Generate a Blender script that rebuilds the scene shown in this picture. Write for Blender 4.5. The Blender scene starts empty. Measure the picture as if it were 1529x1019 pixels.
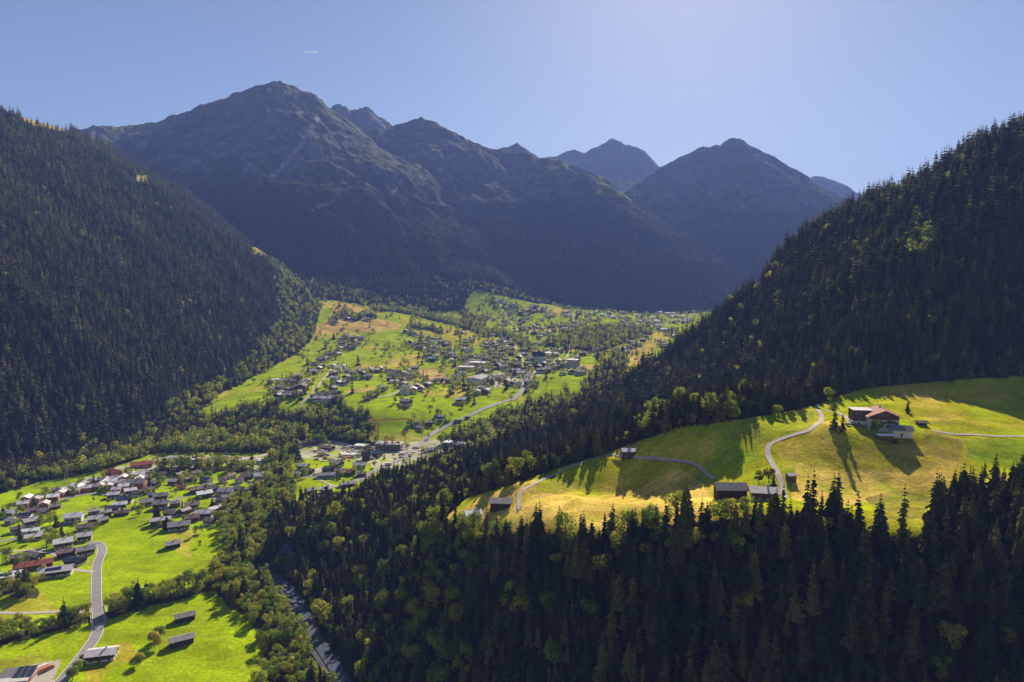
import bpy, math, random, time
import numpy as np
T0 = time.time()
C = bpy.context.scene.collection
SC = bpy.context.scene
# ------------------------------------------------------------------ camera
PW, PH, FPX = 1529.0, 1019.0, 1020.0
PITCH = math.radians(5.0)
CP, SP = math.cos(PITCH), math.sin(PITCH)
cam_d = bpy.data.cameras.new('camera'); cam = bpy.data.objects.new('camera', cam_d); C.objects.link(cam)
cam_d.sensor_width = 36.0; cam_d.lens = 36.0*FPX/PW
cam_d.clip_start = 1.0; cam_d.clip_end = 60000.0
cam.location = (0, 0, 0); cam.rotation_euler = (math.pi/2-PITCH, 0, 0)
SC.camera = cam
# ------------------------------------------------------------------ sky, sun, exposure
SUN_AZ, SUN_EL = math.radians(14.0), math.radians(29.8)      # azimuth to the right of +Y
w = bpy.data.worlds.new("World"); SC.world = w; w.use_nodes = True
nt = w.node_tree; nt.nodes.clear()
wo = nt.nodes.new('ShaderNodeOutputWorld'); bg = nt.nodes.new('ShaderNodeBackground')
sky = nt.nodes.new('ShaderNodeTexSky'); sky.sky_type = 'NISHITA'; sky.sun_disc = False
sky.sun_elevation = SUN_EL; sky.sun_rotation = SUN_AZ
sky.altitude = 1100; sky.air_density = 1.0; sky.dust_density = 0.55; sky.ozone_density = 2.4
bg.inputs['Strength'].default_value = 0.043
tint = nt.nodes.new('ShaderNodeVectorMath'); tint.operation = 'MULTIPLY'; tint.inputs[1].default_value = (1.07, .99, .95)
nt.links.new(sky.outputs[0], tint.inputs[0]); nt.links.new(tint.outputs[0], bg.inputs['Color']); nt.links.new(bg.outputs[0], wo.inputs['Surface'])
sd = bpy.data.lights.new('sun', 'SUN'); sd.energy = 5.0; sd.angle = math.radians(0.5); sd.color = (1.0, 0.90, 0.74)
sun = bpy.data.objects.new('sun', sd); C.objects.link(sun)
sun.rotation_euler = (math.pi/2-SUN_EL, 0, math.pi-SUN_AZ)
sun.location = (0, 0, 900)
SC.view_settings.view_transform = 'Standard'; SC.view_settings.look = 'None'
SC.view_settings.exposure = 1.2; SC.view_settings.gamma = 1.0; SC.view_settings.use_curve_mapping = False
SC.render.engine = 'CYCLES'
SC.cycles.use_denoising = True
SC.cycles.max_bounces = 5; SC.cycles.diffuse_bounces = 2; SC.cycles.glossy_bounces = 1
SC.cycles.transmission_bounces = 2; SC.cycles.volume_bounces = 0; SC.cycles.transparent_max_bounces = 4
# ------------------------------------------------------------------ numbers: rays, noise, splines
def zd(py): v = (509.5-py)/FPX; return (-SP+v*CP)/(CP+v*SP)          # height per metre of depth on a pixel row
def ax(px, py): v = (509.5-py)/FPX; return ((px-764.5)/FPX)/(CP+v*SP)
def P(px, py, D=None, z=None):
    if D is None: D = z/zd(py)
    return (ax(px, py)*D, D, zd(py)*D)
def proj(x, y, z):
    d = y*CP-z*SP; v = (y*SP+z*CP)/d; u = x/d
    return 764.5+u*FPX, 509.5-v*FPX
rng = np.random.default_rng(7)
_perm = rng.permutation(4096); _gx = np.cos(rng.random(4096)*6.2832); _gy = np.sin(rng.random(4096)*6.2832)
_gx2 = np.roll(_gx, 1000); 
_ang = rng.random(4096)*6.2832; _gx = np.cos(_ang); _gy = np.sin(_ang)
def noise(x, y):
    xi = np.floor(x).astype(np.int64); yi = np.floor(y).astype(np.int64)
    fx = x-xi; fy = y-yi
    u = fx*fx*fx*(fx*(fx*6-15)+10); v = fy*fy*fy*(fy*(fy*6-15)+10)
    def g(ix, iy, dx, dy):
        h = _perm[(_perm[ix & 4095]+iy) & 4095]
        return _gx[h]*dx+_gy[h]*dy
    a = g(xi, yi, fx, fy); b = g(xi+1, yi, fx-1, fy); c = g(xi, yi+1, fx, fy-1); d = g(xi+1, yi+1, fx-1, fy-1)
    return (a+(b-a)*u + ((c+(d-c)*u)-(a+(b-a)*u))*v)*1.5
def fbm(x, y, o=4):
    s = 0; a = 1
    for i in range(o):
        s = s+a*noise(x*2**i+17.3*i, y*2**i-9.1*i); a *= .5
    return s
def ridged(x, y, o=3):
    s = 0; a = 1
    for i in range(o):
        s = s+a*(1-2*np.abs(noise(x*2**i+5.3*i, y*2**i+31.7*i))); a *= .5
    return s/1.75
def tps(pts, lam=0.0):
    p = np.array(pts, float); X = p[:, :2]/1000; n = len(p)
    r2 = ((X[:, None]-X[None])**2).sum(2); K = 0.5*r2*np.log(r2+1e-12)
    A = np.zeros((n+3, n+3)); A[:n, :n] = K+lam*np.eye(n); A[:n, n] = 1; A[:n, n+1:] = X; A[n, :n] = 1; A[n+1:, :n] = X.T
    b = np.zeros(n+3); b[:n] = p[:, 2]; s = np.linalg.solve(A, b)
    def f(x, y):
        out = s[n]+s[n+1]*x/1000+s[n+2]*y/1000
        for i in range(n):
            r2 = (x/1000-X[i, 0])**2+(y/1000-X[i, 1])**2
            out = out+s[i]*0.5*r2*np.log(r2+1e-12)
        return out
    return f
def tent(pl, k, x, y, Z, amp, wl, seed, plain=False):
    """raise Z to a ridge with sides of slope k along the 3D polyline pl; gullies run down its sides"""
    pl = [P(*q) for q in pl]
    best = np.full(x.shape, -1e9); bt = np.zeros(x.shape); bd = np.zeros(x.shape); t0 = 0
    for (x0, y0, z0), (x1, y1, z1) in zip(pl, pl[1:]):
        L = math.hypot(x1-x0, y1-y0); ux, uy = (x1-x0)/L, (y1-y0)/L
        t = np.clip((x-x0)*ux+(y-y0)*uy, 0, L)
        dx = x-x0-t*ux; dy = y-y0-t*uy; d = np.sqrt(dx*dx+dy*dy)
        h = z0+(z1-z0)*t/L-k*d
        m = h > best
        best = np.where(m, h, best); bt = np.where(m, t0+t, bt); bd = np.where(m, d, bd); t0 += L
    far = np.clip(bd/250, 0, 1)
    wt = bt+60*noise(x/300+seed, y/300)
    if plain: return np.maximum(Z, best+amp*far*(ridged((x*.9+y*.4)/wl+seed, (y*.9-x*.4)/(wl*3)+seed, 3)-.2))
    best = best+1.6*amp*far*(ridged(wt/wl+seed*3.1, bd/(wl*3.2)+seed, 4)-0.2)+amp*.22*fbm(x/140+seed, y/140, 3)+np.clip((best-150)/300, 0, 1)*(19*(ridged(x/105+seed, y/150, 4)-.55))
    return np.maximum(Z, best)
# ------------------------------------------------------------------ the lie of the land
def Vp(px, py, z=None, D=None): return P(px, py, D, z)
V_pts = [Vp(px, py, -220) for px, py in [(-250,1100),(0,1015),(200,1015),(330,1015),(-200,850),(0,850),(200,850),(360,850),(-200,740),(0,740),(200,740),
        (350,720),(100,695),(300,665),(450,690),(600,690),(560,650),(470,655),(380,650),(300,645),(660,665)]]
V_pts += [Vp(px, py, None, D) for px, py, D in [(290,628,1045),(400,600,1100),(450,600,1080),(500,612,1045),(560,620,1010),(600,628,1005),(640,640,1000),(700,615,1080),(780,590,1200),(870,590,1200),
        (400,575,1250),(500,560,1350),(640,560,1400),(800,560,1350),(900,560,1350),(450,510,1750),(640,500,1950),(800,500,2000),(950,500,2000),(1050,490,2200),
        (500,455,2150),(560,460,2250),(640,468,2400),(690,460,2500),(720,428,2750),(800,450,2900),(900,461,3000),(1000,465,3050),(1030,457,3200),(1062,447,3400),(1062,442,3600)]]
V_pts += [(-300,300,-220),(0,300,-225),(-100,60,-225),(300,60,-225),(-600,100,-220),(500,4500,-60),(-800,4500,200),(1500,4500,-50),(1500,3000,-100),(1200,1200,-215),(600,800,-222),(300,700,-224),(1500,7000,200),(-2000,3000,100),(-3000,7000,300),(-1500,1000,-215)]
R_pts = [P(*q) for q in [
 (400,905,515),(430,940,470),(465,985,420),(500,1055,362),
 (700,1060,322),(900,1090,277),(1100,1090,257),(1300,1090,247),(1529,1090,238),(1700,1090,238),
 (560,900,440),(700,900,357),(900,900,310),(1100,900,287),(1300,900,274),(1529,900,262),
 (700,815,385),(850,795,345),(950,788,345),(1000,782,325),(1100,772,318),(1200,765,318),(1300,790,300),(1400,765,315),(1529,725,330),(1700,700,330),
 (675,778,410),(745,762,405),(800,742,405),(860,748,395),(950,750,378),(1050,745,352),(1090,748,348),
 (800,722,430),(900,685,470),(938,684,468),(1000,688,432),(1050,700,414),(1065,712,395),(950,727,430),(880,737,432),(1000,724,414),
 (960,664,462),(1005,643,448),(1050,635,440),(1090,630,438),(1130,624,446),(1210,612,470),
 (1150,665,402),(1165,710,366),(1200,630,445),(1225,612,480),
 (1250,640,415),(1250,665,398),(1250,708,372),(1250,745,345),(1310,645,420),(1360,650,415),(1400,652,420),(1340,672,398),(1400,700,378),(1400,745,345),(1330,712,370),
 (1529,650,430),(1529,700,380),(1300,600,500),(1400,600,500),(1300,585,530),(1400,568,560),(1529,565,560),(1700,565,560),
 (990,622,620),(1100,600,600),(900,642,700),(1000,600,750),(800,692,620),(700,742,560),(620,760,540),(560,790,530),
 (1200,560,650),(1100,520,860),(1200,450,820),(1300,500,610),(1300,400,760),(1400,510,600),(1400,450,648),(1400,350,765),(1529,450,632),(1529,300,745),(1700,300,750),
 (1529,180,900),(1400,258,940),(1270,308,1040),(1200,349,1180),(1150,397,1320),(1080,458,1500),(1000,522,1450),(950,557,1350),(880,602,1150),(800,637,1000),(740,662,880),(640,692,780),(560,717,700),(500,762,620),(440,802,580),
 (1700,90,860),
 ]]
for q in [(1700,90,860),(1529,180,900),(1400,258,940),(1270,308,1040),(1200,349,1180),(1150,397,1320),(1080,458,1500),(1000,522,1450)]:
    x_, y_, z_ = P(*q); R_pts.append((x_+20, y_+110, z_-25)); R_pts.append((x_+60, y_+330, z_-150))
R_pts += [(60,80,-225),(250,80,-225),(110,165,-222),(300,150,-222),(150,20,-225),(-150,330,-225),(-60,200,-222),(-140,430,-226),(-190,520,-228),(-230,600,-235),
          (-60,900,-250),(60,1150,-250),(200,1500,-250),(330,1700,-260),(600,2000,-150),(900,2600,-250),(1500,2600,-150),(300,2200,-320)]
MAIN = [(100,200,3500),(130,190,3600),(200,186,3800),(250,179,3900),(300,158,4000),(340,150,4050),(380,131,4100),(398,126,4100),(412,122,4100),(440,129,4150),(452,138,4150),(470,150,4200),(500,172,4250),(540,195,4300),
 (590,193,4500),(604,182,4600),(630,176,4600),(645,179,4600),(660,188,4600),(700,208,4600),(740,223,4600),(800,233,4500),(840,240,4300),(880,262,4100),(920,300,3900),(960,340,3800),(1000,378,3850),(1040,415,3900),(1062,440,3950)]
TENTS = [
 (MAIN, .68, 45, 260, 1),
 ([(470,152,4200),(500,235,3900),(540,300,3500),(600,355,3200),(650,400,3000),(700,446,2720)], .72, 30, 200, 2),
 ([(640,180,4600),(680,262,4200),(740,325,3900),(800,378,3600),(850,425,3300),(880,452,3150)], .72, 32, 220, 3),
 ([(740,223,4600),(780,272,4300),(850,322,4000),(920,372,3700),(980,420,3400),(1010,452,3250)], .7, 30, 200, 4),
 ([(412,124,4100),(400,232,3600),(430,335,3100),(500,420,2600)], .7, 34, 230, 5),
 ([(200,186,3800),(240,260,3300),(300,330,2900)], .65, 30, 230, 11),
 ([(478,176,5200),(490,165,5200),(505,152,5200),(514,155,5200),(522,163,5250),(532,163,5200),(546,157,5200),(562,168,5200),(575,178,5200),(592,194,5200)], 1.0, 30, 140, 6),
 ([(738,224,5600),(750,219,5600),(758,220,5600),(771,213,5600),(780,222,5600),(795,230,5600)], .8, 25, 150, 7),
 ([(925,292,4700),(955,270,4800),(985,250,5000),(1010,238,5100),(1030,226,5200),(1050,218,5200),(1075,215,5200),(1095,204,5200),(1108,208,5200),(1120,215,5200),(1150,232,5100),(1200,262,5000),(1250,292,4900),(1330,350,4800),(1450,400,4800)], .74, 26, 260, 8),
 ([(800,238,7500),(830,232,7500),(858,223,7500),(866,227,7500),(880,226,7500),(902,214,7500),(915,208,7500),(922,217,7500),(934,213,7500),(946,219,7500),(960,234,7500),(975,246,7500),(1000,262,7500),(1100,300,7500)], .8, 95, 300, 9),
 ([(1180,285,7500),(1205,266,7500),(1218,261,7500),(1240,268,7500),(1268,281,7500),(1330,310,7500)], .7, 50, 260, 10),
 ([(800,245,5400),(860,262,5600),(920,290,5700),(960,275,6000),(1000,270,6300)], .45, 30, 300, 12),
]
LEFT = [(-330,-40,1850),(-250,30,1870),(-120,100,1890),(0,166,1900),(40,178,1880),(130,203,1850),(187,238,1780),(261,277,1700),(317,316,1690),(367,361,1700),(410,390,1850),(448,419,1900),(485,449,2000),(497,459,2050)]
NA, ND = 1240, 1230
A = np.linspace(-1.08, 1.10, NA); DMIN, DMAX = 70.0, 10500.0
Dg = DMIN*np.exp(np.linspace(0, 1, ND)*math.log(DMAX/DMIN))
GA, GD = np.meshgrid(A, Dg)                    # rows: depth, columns: bearing
GX, GY = GA*GD, GD
fV, fR = tps(V_pts, 1e-4), tps(R_pts, 1e-5)
def smax(a, b, k):
    h = np.clip(0.5+0.5*(a-b)/k, 0, 1); return b+(a-b)*h+k*h*(1-h)
Zv = fV(GX, GY)+1.6*fbm(GX/90, GY/90, 3)
Zr = fR(GX, GY)
# the right-hand slope fades out past its crest
steep = np.clip((GY-520)/120, 0, 1)*np.clip((GX-GY*.1+200)/200, 0, 1)
Zr = Zr+steep*(9*(ridged((GX*.8-GY*.5)/150, (GX*.5+GY*.8)/520, 2)-.2))+0.8*fbm(GX/35, GY/35, 3)*np.clip(1-steep, .3, 1)
Zr = Zr-np.clip((GY-1700)/1200, 0, 1)*600
Zr = np.where(GY > 2900, -900, Zr)
edge = np.interp(GY, [300,372,430,515,620,700,780,880,1000,1150,1350,1500,1700,2200], [-90,-92,-125,-175,-165,-143,-97,-21,36,134,255,420,500,600])-70
Zr = Zr-1.2*np.maximum(edge-GX, 0)
RS = [(1700,100),(1529,182),(1450,218),(1400,258),(1350,281),(1270,308),(1200,349),(1150,397),(1130,430),(1080,462),(1050,486),(1000,527),(950,560),(900,592),(850,622),(800,645),(740,668),(640,700),(560,727),(500,770),(440,806)]
tg2 = np.interp(A, [ax(*q) for q in RS][::-1], [zd(q[1]) for q in RS][::-1])
hm = (Zr/GD >= tg2[None]) & (GY > 500); jr = np.where(hm.any(0), hm.argmax(0), ND-1)
Dr = Dg[jr]; zr_ = Zr[jr, np.arange(NA)]
Zr = np.where(GD > Dr[None], np.minimum(Zr, zr_[None]-.35*(GD-Dr[None])), Zr)
for pl in ([(948,670,464),(975,655,456),(1010,641,448),(1050,634,441),(1090,629,438),(1128,623,444),(1165,617,456)], [(900,682,478),(938,685,457),(985,689,437),(1018,692,426)]):
    Zr = smax(Zr, tent(pl, 1.1, GX, GY, np.full(GX.shape, -900.), .8, 20, 31, True), 1.2)
Z = smax(Zv, Zr, 5.0)
for pl, k, amp, wl, sd_ in TENTS: Z = tent(pl, k, GX, GY, Z, amp, wl, sd_)
# the left mountainside rises from a foot line that follows the valley; its skyline is set bearing by bearing
xf = np.interp(GY, [300,600,785,851,943,1049,1400,1750,2100,2400], [-760,-670,-592,-556,-526,-492,-497,-528,-566,-640])
rise = np.maximum(xf-GX, -300)
Zl = np.interp(GY, [0,1100,1400,1750,2100,2600], [-222,-215,-195,-150,-90,-80])+.70*rise
Zl = Zl+np.clip(rise/150, 0, 1)*(26*(ridged(GY/330+GX/900+3, GX/900+1, 2)-.35)+3*fbm(GX/60, GY/60, 3))
tgt = np.interp(A, [ax(p[0], p[1]) for p in LEFT], [zd(p[1]) for p in LEFT])
hitm = (Zl/GD >= tgt[None]) & (GX < xf); jc = np.where(hitm.any(0), hitm.argmax(0), ND-1)
Dc = Dg[jc]; zc_ = Zl[jc, np.arange(NA)]
Zl = np.where(GD > Dc[None], zc_[None]-.6*(GD-Dc[None]), Zl)
Zl = np.where(A[None] > ax(500, 459), -900, Zl)
Z = np.maximum(Z, Zl)
IS_LEFT = (Zl >= Z-0.01) & (Zl > Zv+1)
def H(x, y):
    """height of the ground at x, y (bilinear on the terrain grid)"""
    x = np.asarray(x, float); y = np.asarray(y, float)
    i = np.clip((x/y-A[0])/(A[1]-A[0]), 0, NA-1.001); j = np.clip(np.log(y/DMIN)/math.log(DMAX/DMIN)*(ND-1), 0, ND-1.001)
    i0 = i.astype(int); j0 = j.astype(int); u = i-i0; v = j-j0
    return (Z[j0, i0]*(1-u)*(1-v)+Z[j0, i0+1]*u*(1-v)+Z[j0+1, i0]*(1-u)*v+Z[j0+1, i0+1]*u*v)
def hit(px, py, dmin=DMIN*1.02, dmax=DMAX*.98):
    """where the sight line through a photo pixel first meets the ground"""
    D = np.exp(np.linspace(math.log(dmin), math.log(dmax), 2500)); a = ax(px, py)
    g = H(a*D, D)-zd(py)*D
    k = np.argmax(g > 0)
    if g[k] <= 0: k = len(D)-1
    if k > 0:
        t = g[k-1]/(g[k-1]-g[k]+1e-9); d = D[k-1]+(D[k]-D[k-1])*t
    else: d = D[0]
    return np.array([a*d, d, float(H(a*d, d))])
RATIO = Z/GD
HOR = np.maximum.accumulate(RATIO, axis=0)     # how high the ground in front rises along each bearing
def seen(x, y, h):
    """true where something of height h standing at x, y can be seen over the ground before it"""
    i = np.clip(((x/y-A[0])/(A[1]-A[0])).round().astype(int), 0, NA-1); j = np.clip((np.log(y/DMIN)/math.log(DMAX/DMIN)*(ND-1)).astype(int)-3, 0, ND-1)
    z = H(x, y)+h
    px, py = proj(x, y, z)
    return (z/y > HOR[j, i]-0.002) & (px > -np.where(y < 700, 190, 60)) & (px < PW+np.where(y < 700, 190, 60)) & (py < PH+150) & (py > -90)
print('terrain', round(time.time()-T0, 1))
# ------------------------------------------------------------------ node material helpers
def mat(name, col, rough=0.9, spec=0.15, metallic=0.0):
    m = bpy.data.materials.new(name); m.use_nodes = True; b = m.node_tree.nodes['Principled BSDF']
    b.inputs['Base Color'].default_value = (*col, 1); b.inputs['Roughness'].default_value = rough
    b.inputs['Specular IOR Level'].default_value = spec; b.inputs['Metallic'].default_value = metallic
    return m
def vary(m, scale=0.6, lo=0.7, hi=1.25, stretch=(1, 1, 1), bump=0.0, detail=3, rand=0.25):
    """uneven colour: noise in object space and a random tone for each object"""
    t = m.node_tree; b = t.nodes['Principled BSDF']; N = t.nodes.new; Lk = t.links.new
    tc = N('ShaderNodeTexCoord'); mp = N('ShaderNodeMapping'); mp.inputs['Scale'].default_value = stretch
    nz = N('ShaderNodeTexNoise'); nz.inputs['Scale'].default_value = scale; nz.inputs['Detail'].default_value = detail
    Lk(tc.outputs['Object'], mp.inputs[0]); Lk(mp.outputs[0], nz.inputs['Vector'])
    mr = N('ShaderNodeMapRange'); mr.inputs[1].default_value = .3; mr.inputs[2].default_value = .7; mr.inputs[3].default_value = lo; mr.inputs[4].default_value = hi
    Lk(nz.outputs[0], mr.inputs[0])
    oi = N('ShaderNodeObjectInfo'); m2 = N('ShaderNodeMapRange'); m2.inputs[3].default_value = 1-rand; m2.inputs[4].default_value = 1+rand
    Lk(oi.outputs['Random'], m2.inputs[0])
    mu = N('ShaderNodeMath'); mu.operation = 'MULTIPLY'; Lk(mr.outputs[0], mu.inputs[0]); Lk(m2.outputs[0], mu.inputs[1])
    vm = N('ShaderNodeVectorMath'); vm.operation = 'SCALE'; vm.inputs[0].default_value = b.inputs['Base Color'].default_value[:3]
    Lk(mu.outputs[0], vm.inputs['Scale']); Lk(vm.outputs[0], b.inputs['Base Color'])
    if bump:
        bp = N('ShaderNodeBump'); bp.inputs['Strength'].default_value = 1; bp.inputs['Distance'].default_value = bump
        Lk(nz.outputs[0], bp.inputs['Height']); Lk(bp.outputs[0], b.inputs['Normal'])
    return m
def foliage(name, c0, c1, c2, trans):
    """leaves: a colour for each tree by chance, lighter and darker clumps, some light through"""
    m = bpy.data.materials.new(name); m.use_nodes = True; t = m.node_tree; t.nodes.clear(); N = t.nodes.new; Lk = t.links.new
    out = N('ShaderNodeOutputMaterial'); oi = N('ShaderNodeObjectInfo'); cr = N('ShaderNodeValToRGB')
    e = cr.color_ramp.elements; e[0].color = (*c0, 1); e[1].color = (*c2, 1); e[1].position = 1; k = e.new(.62); k.color = (*c1, 1)
    Lk(oi.outputs['Random'], cr.inputs[0])
    tc = N('ShaderNodeTexCoord'); nz = N('ShaderNodeTexNoise'); nz.inputs['Scale'].default_value = .55; nz.inputs['Detail'].default_value = 2
    Lk(tc.outputs['Object'], nz.inputs['Vector'])
    mr = N('ShaderNodeMapRange'); mr.inputs[1].default_value = .3; mr.inputs[2].default_value = .7; mr.inputs[3].default_value = .55; mr.inputs[4].default_value = 1.5
    Lk(nz.outputs[0], mr.inputs[0])
    vm = N('ShaderNodeVectorMath'); vm.operation = 'SCALE'; Lk(cr.outputs[0], vm.inputs[0]); Lk(mr.outputs[0], vm.inputs['Scale'])
    d = N('ShaderNodeBsdfDiffuse'); tr = N('ShaderNodeBsdfTranslucent'); mx = N('ShaderNodeMixShader'); mx.inputs[0].default_value = trans
    Lk(vm.outputs[0], d.inputs[0]); Lk(vm.outputs[0], tr.inputs[0]); Lk(d.outputs[0], mx.inputs[1]); Lk(tr.outputs[0], mx.inputs[2])
    Lk(mx.outputs[0], out.inputs[0]); return m
M = {
 'needles': foliage('spruce needles', (.028, .046, .022), (.078, .086, .034), (.20, .18, .05), .38),
 'leaves': foliage('green leaves', (.17, .24, .035), (.29, .33, .05), (.42, .37, .055), .55),
 'leaves_red': foliage('dark red leaves', (.05, .016, .016), (.06, .02, .02), (.07, .03, .02), .2),
 'bark': vary(mat('bark', (.09, .065, .045)), 3, .6, 1.3, (1, 1, .3)),
 'timber': vary(mat('weathered dark timber', (.055, .036, .025), .85), 1.2, .6, 1.5, (1, 1, .08), .03),
 'brown': vary(mat('brown timber', (.13, .065, .035), .8), 1.2, .7, 1.4, (1, 1, .1), .02),
 'white': vary(mat('white render', (.72, .69, .64), .85), .5, .85, 1.05, rand=.1),
 'cream': vary(mat('cream render', (.58, .50, .38), .85), .5, .85, 1.05, rand=.1),
 'salmon': vary(mat('salmon render', (.58, .25, .14), .85), .5, .85, 1.1, rand=.22),
 'grey_roof': vary(mat('grey roof', (.29, .26, .26), .8, .15), .9, .7, 1.3, (1, .3, 1), .02, rand=.35),
 'pale_roof': vary(mat('pale roof', (.55, .50, .50), .8, .15), .9, .8, 1.15, (1, .3, 1), .02, rand=.2),
 'brown_roof': vary(mat('brown roof', (.19, .13, .11), .8, .15), .9, .7, 1.3, (1, .3, 1), .02, rand=.3),
 'red_roof': vary(mat('red roof', (.30, .085, .06), .8, .15), .9, .75, 1.2, (1, .3, 1), .02, rand=.15),
 'dark_roof': vary(mat('blue black roof', (.035, .045, .075), .8, .15), .9, .7, 1.2, rand=.2),
 'white_roof': vary(mat('white roof', (.75, .74, .72), .8, .15), .9, .9, 1.05, rand=.1),
 'shingle': vary(mat('old wooden shingles', (.17, .155, .17), .75, .3), 1.6, .45, 1.9, (1, .5, 1), .06, detail=6, rand=.1),
 'window': mat('dark glass', (.02, .025, .035), .15, .6),
 'frame': mat('window frame', (.55, .52, .47), .6),
 'concrete': vary(mat('concrete', (.42, .40, .37), .9), .4, .8, 1.15, rand=.1),
 'asphalt': vary(mat('asphalt', (.24, .215, .22), .9), .25, .88, 1.1, detail=6, rand=0),
 'bed': vary(mat('river gravel', (.07, .07, .08), .95), .8, .7, 1.3, detail=6, rand=0),  # gravel tone darkened in place of the shade that fills the gorge
 'gravel': vary(mat('gravel track', (.40, .34, .29), .95), .8, .8, 1.2, detail=6, rand=0),
 'line': mat('road paint', (.7, .7, .68), .7),
 'metal': mat('galvanised steel', (.35, .36, .37), .45, .5, .7),
 'yellow': mat('orange yellow crane paint', (.62, .27, .04), .5, .4),
 'solar': mat('solar panel', (.02, .03, .07), .2, .7),
 'rubber': mat('tyre rubber', (.02, .02, .02), .9),
 'car_white': mat('white car paint', (.75, .75, .76), .3, .6),
 'car_grey': mat('grey car paint', (.22, .23, .25), .3, .6),
 'car_dark': mat('dark car paint', (.03, .035, .05), .3, .6),
 'car_blue': mat('blue green paint', (.06, .22, .25), .4, .6),
 'boulder': vary(mat('river boulders', (.15, .15, .17), .9), 1.5, .6, 1.3, rand=.2),
 'water': vary(mat('grey river water', (.03, .045, .07), .5, .2), .4, .7, 1.4, (1, 1, 1), .15, rand=0),  # darkened with the bed; the gorge shade is put into the colour
 'cloud': foliage('ice cloud', (.9, .9, .9), (.9, .9, .9), (.9, .9, .9), .6),
}
# ------------------------------------------------------------------ mesh helpers
class MB:
    def __init__(s): s.v = []; s.f = []
    def quad(s, a, b, c, d): n = len(s.v); s.v += [a, b, c, d]; s.f.append((n, n+1, n+2, n+3))
    def poly(s, *p): n = len(s.v); s.v += list(p); s.f.append(tuple(range(n, n+len(p))))
    def box(s, x0, x1, y0, y1, z0, z1):
        n = len(s.v); s.v += [(x0,y0,z0),(x1,y0,z0),(x1,y1,z0),(x0,y1,z0),(x0,y0,z1),(x1,y0,z1),(x1,y1,z1),(x0,y1,z1)]
        s.f += [(n,n+3,n+2,n+1),(n+4,n+5,n+6,n+7),(n,n+1,n+5,n+4),(n+1,n+2,n+6,n+5),(n+2,n+3,n+7,n+6),(n+3,n,n+4,n+7)]
    def bar(s, a, b, r0, r1=None, k=6):
        r1 = r0 if r1 is None else r1
        a = np.array(a, float); b = np.array(b, float); d = b-a; d /= np.linalg.norm(d)+1e-9
        u = np.cross(d, (0, 0, 1) if abs(d[2]) < .9 else (1, 0, 0)); u /= np.linalg.norm(u); w_ = np.cross(d, u); n = len(s.v)
        for p, r in ((a, r0), (b, r1)):
            for i in range(k):
                t = 2*math.pi*i/k; s.v.append(tuple(p+r*(math.cos(t)*u+math.sin(t)*w_)))
        for i in range(k): s.f.append((n+i, n+(i+1) % k, n+k+(i+1) % k, n+k+i))
        s.f.append(tuple(n+k+i for i in range(k))); s.f.append(tuple(n+k-1-i for i in range(k)))
    def mesh(s, name, m):
        me = bpy.data.meshes.new(name); me.from_pydata([tuple(map(float, p)) for p in s.v], [], s.f); me.materials.append(m); me.update(); return me
    def build(s, name, m, parent=None, **k):
        o = bpy.data.objects.new(name, s.mesh(name, m)); C.objects.link(o)
        if parent: o.parent = parent
        if k: tag(o, **k)
        return o
def tag(o, label=None, cat=None, group=None, kind=None):
    if label: o['label'] = label
    if cat: o['category'] = cat
    if group: o['group'] = group
    if kind: o['kind'] = kind
    return o
def empty(name, loc=(0, 0, 0), rz=0, **k):
    o = bpy.data.objects.new(name, None); C.objects.link(o); o.location = loc; o.rotation_euler = (0, 0, rz); o.empty_display_size = .1
    return tag(o, **k)
def copy_tree(o, parent=None):
    c = o.copy(); C.objects.link(c)
    if parent: c.parent = parent
    for ch in list(o.children): copy_tree(ch, c)
    return c
def inpoly(px, py, poly):
    r = np.zeros(np.shape(px), bool); n = len(poly)
    for i in range(n):
        x0, y0 = poly[i]; x1, y1 = poly[(i+1) % n]
        if y0 == y1: continue
        c = ((y0 > py) != (y1 > py)) & (px < (x1-x0)*(py-y0)/(y1-y0)+x0); r ^= c
    return r
def nearline(px, py, pl, wd):
    r = np.full(np.shape(px), 1e9)
    for (x0, y0), (x1, y1) in zip(pl, pl[1:]):
        L2 = (x1-x0)**2+(y1-y0)**2; t = np.clip(((px-x0)*(x1-x0)+(py-y0)*(y1-y0))/L2, 0, 1)
        r = np.minimum(r, np.hypot(px-x0-t*(x1-x0), py-y0-t*(y1-y0)))
    return r < wd
# ------------------------------------------------------------------ land cover on the terrain
GPX, GPY = proj(GX, GY, Z)
IS_R = (Zr > Zv-1) & (GY < 2900) & (Z < np.maximum(Zr, Zv)+6)
IS_V = (~IS_R) & (~IS_LEFT) & (Z < Zv+3)
IS_C = (~IS_R) & (~IS_LEFT) & (~IS_V)
HILL = [(664,772),(700,742),(760,725),(830,700),(900,679),(950,660),(1010,640),(1090,628),(1160,618),(1222,604),(1250,592),(1290,580),(1400,570),(1529,562),(1700,560),(1700,722),(1529,716),(1450,738),(1420,752),(1395,772),(1370,802),(1330,800),(1290,790),(1240,770),(1180,768),(1100,774),(1000,785),(900,800),(850,798),(780,795),(700,800),(668,790)]
MEADOW_R = (GY < 640)*1 > 0
c_meadow = np.array((.25, .335, .002)); c_dry = np.array((.62, .41, .10)); c_floor = np.array((.030, .032, .016)); c_alp = np.array((.095, .10, .055))
c_rock = np.array((.18, .17, .17)); c_grav = np.array((.44, .38, .34)); c_olive = np.array((.22, .235, .01)); c_rough = np.array((.14, .105, .035))
col = np.zeros(GX.shape+(3,)); col[:] = c_floor
n1 = fbm(GX/55, GY/55, 4); n2 = fbm(GX/14+9, GY/14, 3); n3 = noise(GX/160+4, GY/160)
def paint(mask, c, a=1.0):
    a = np.asarray(a)*mask; col[:] = col*(1-a[..., None])+np.asarray(c)*a[..., None]
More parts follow.
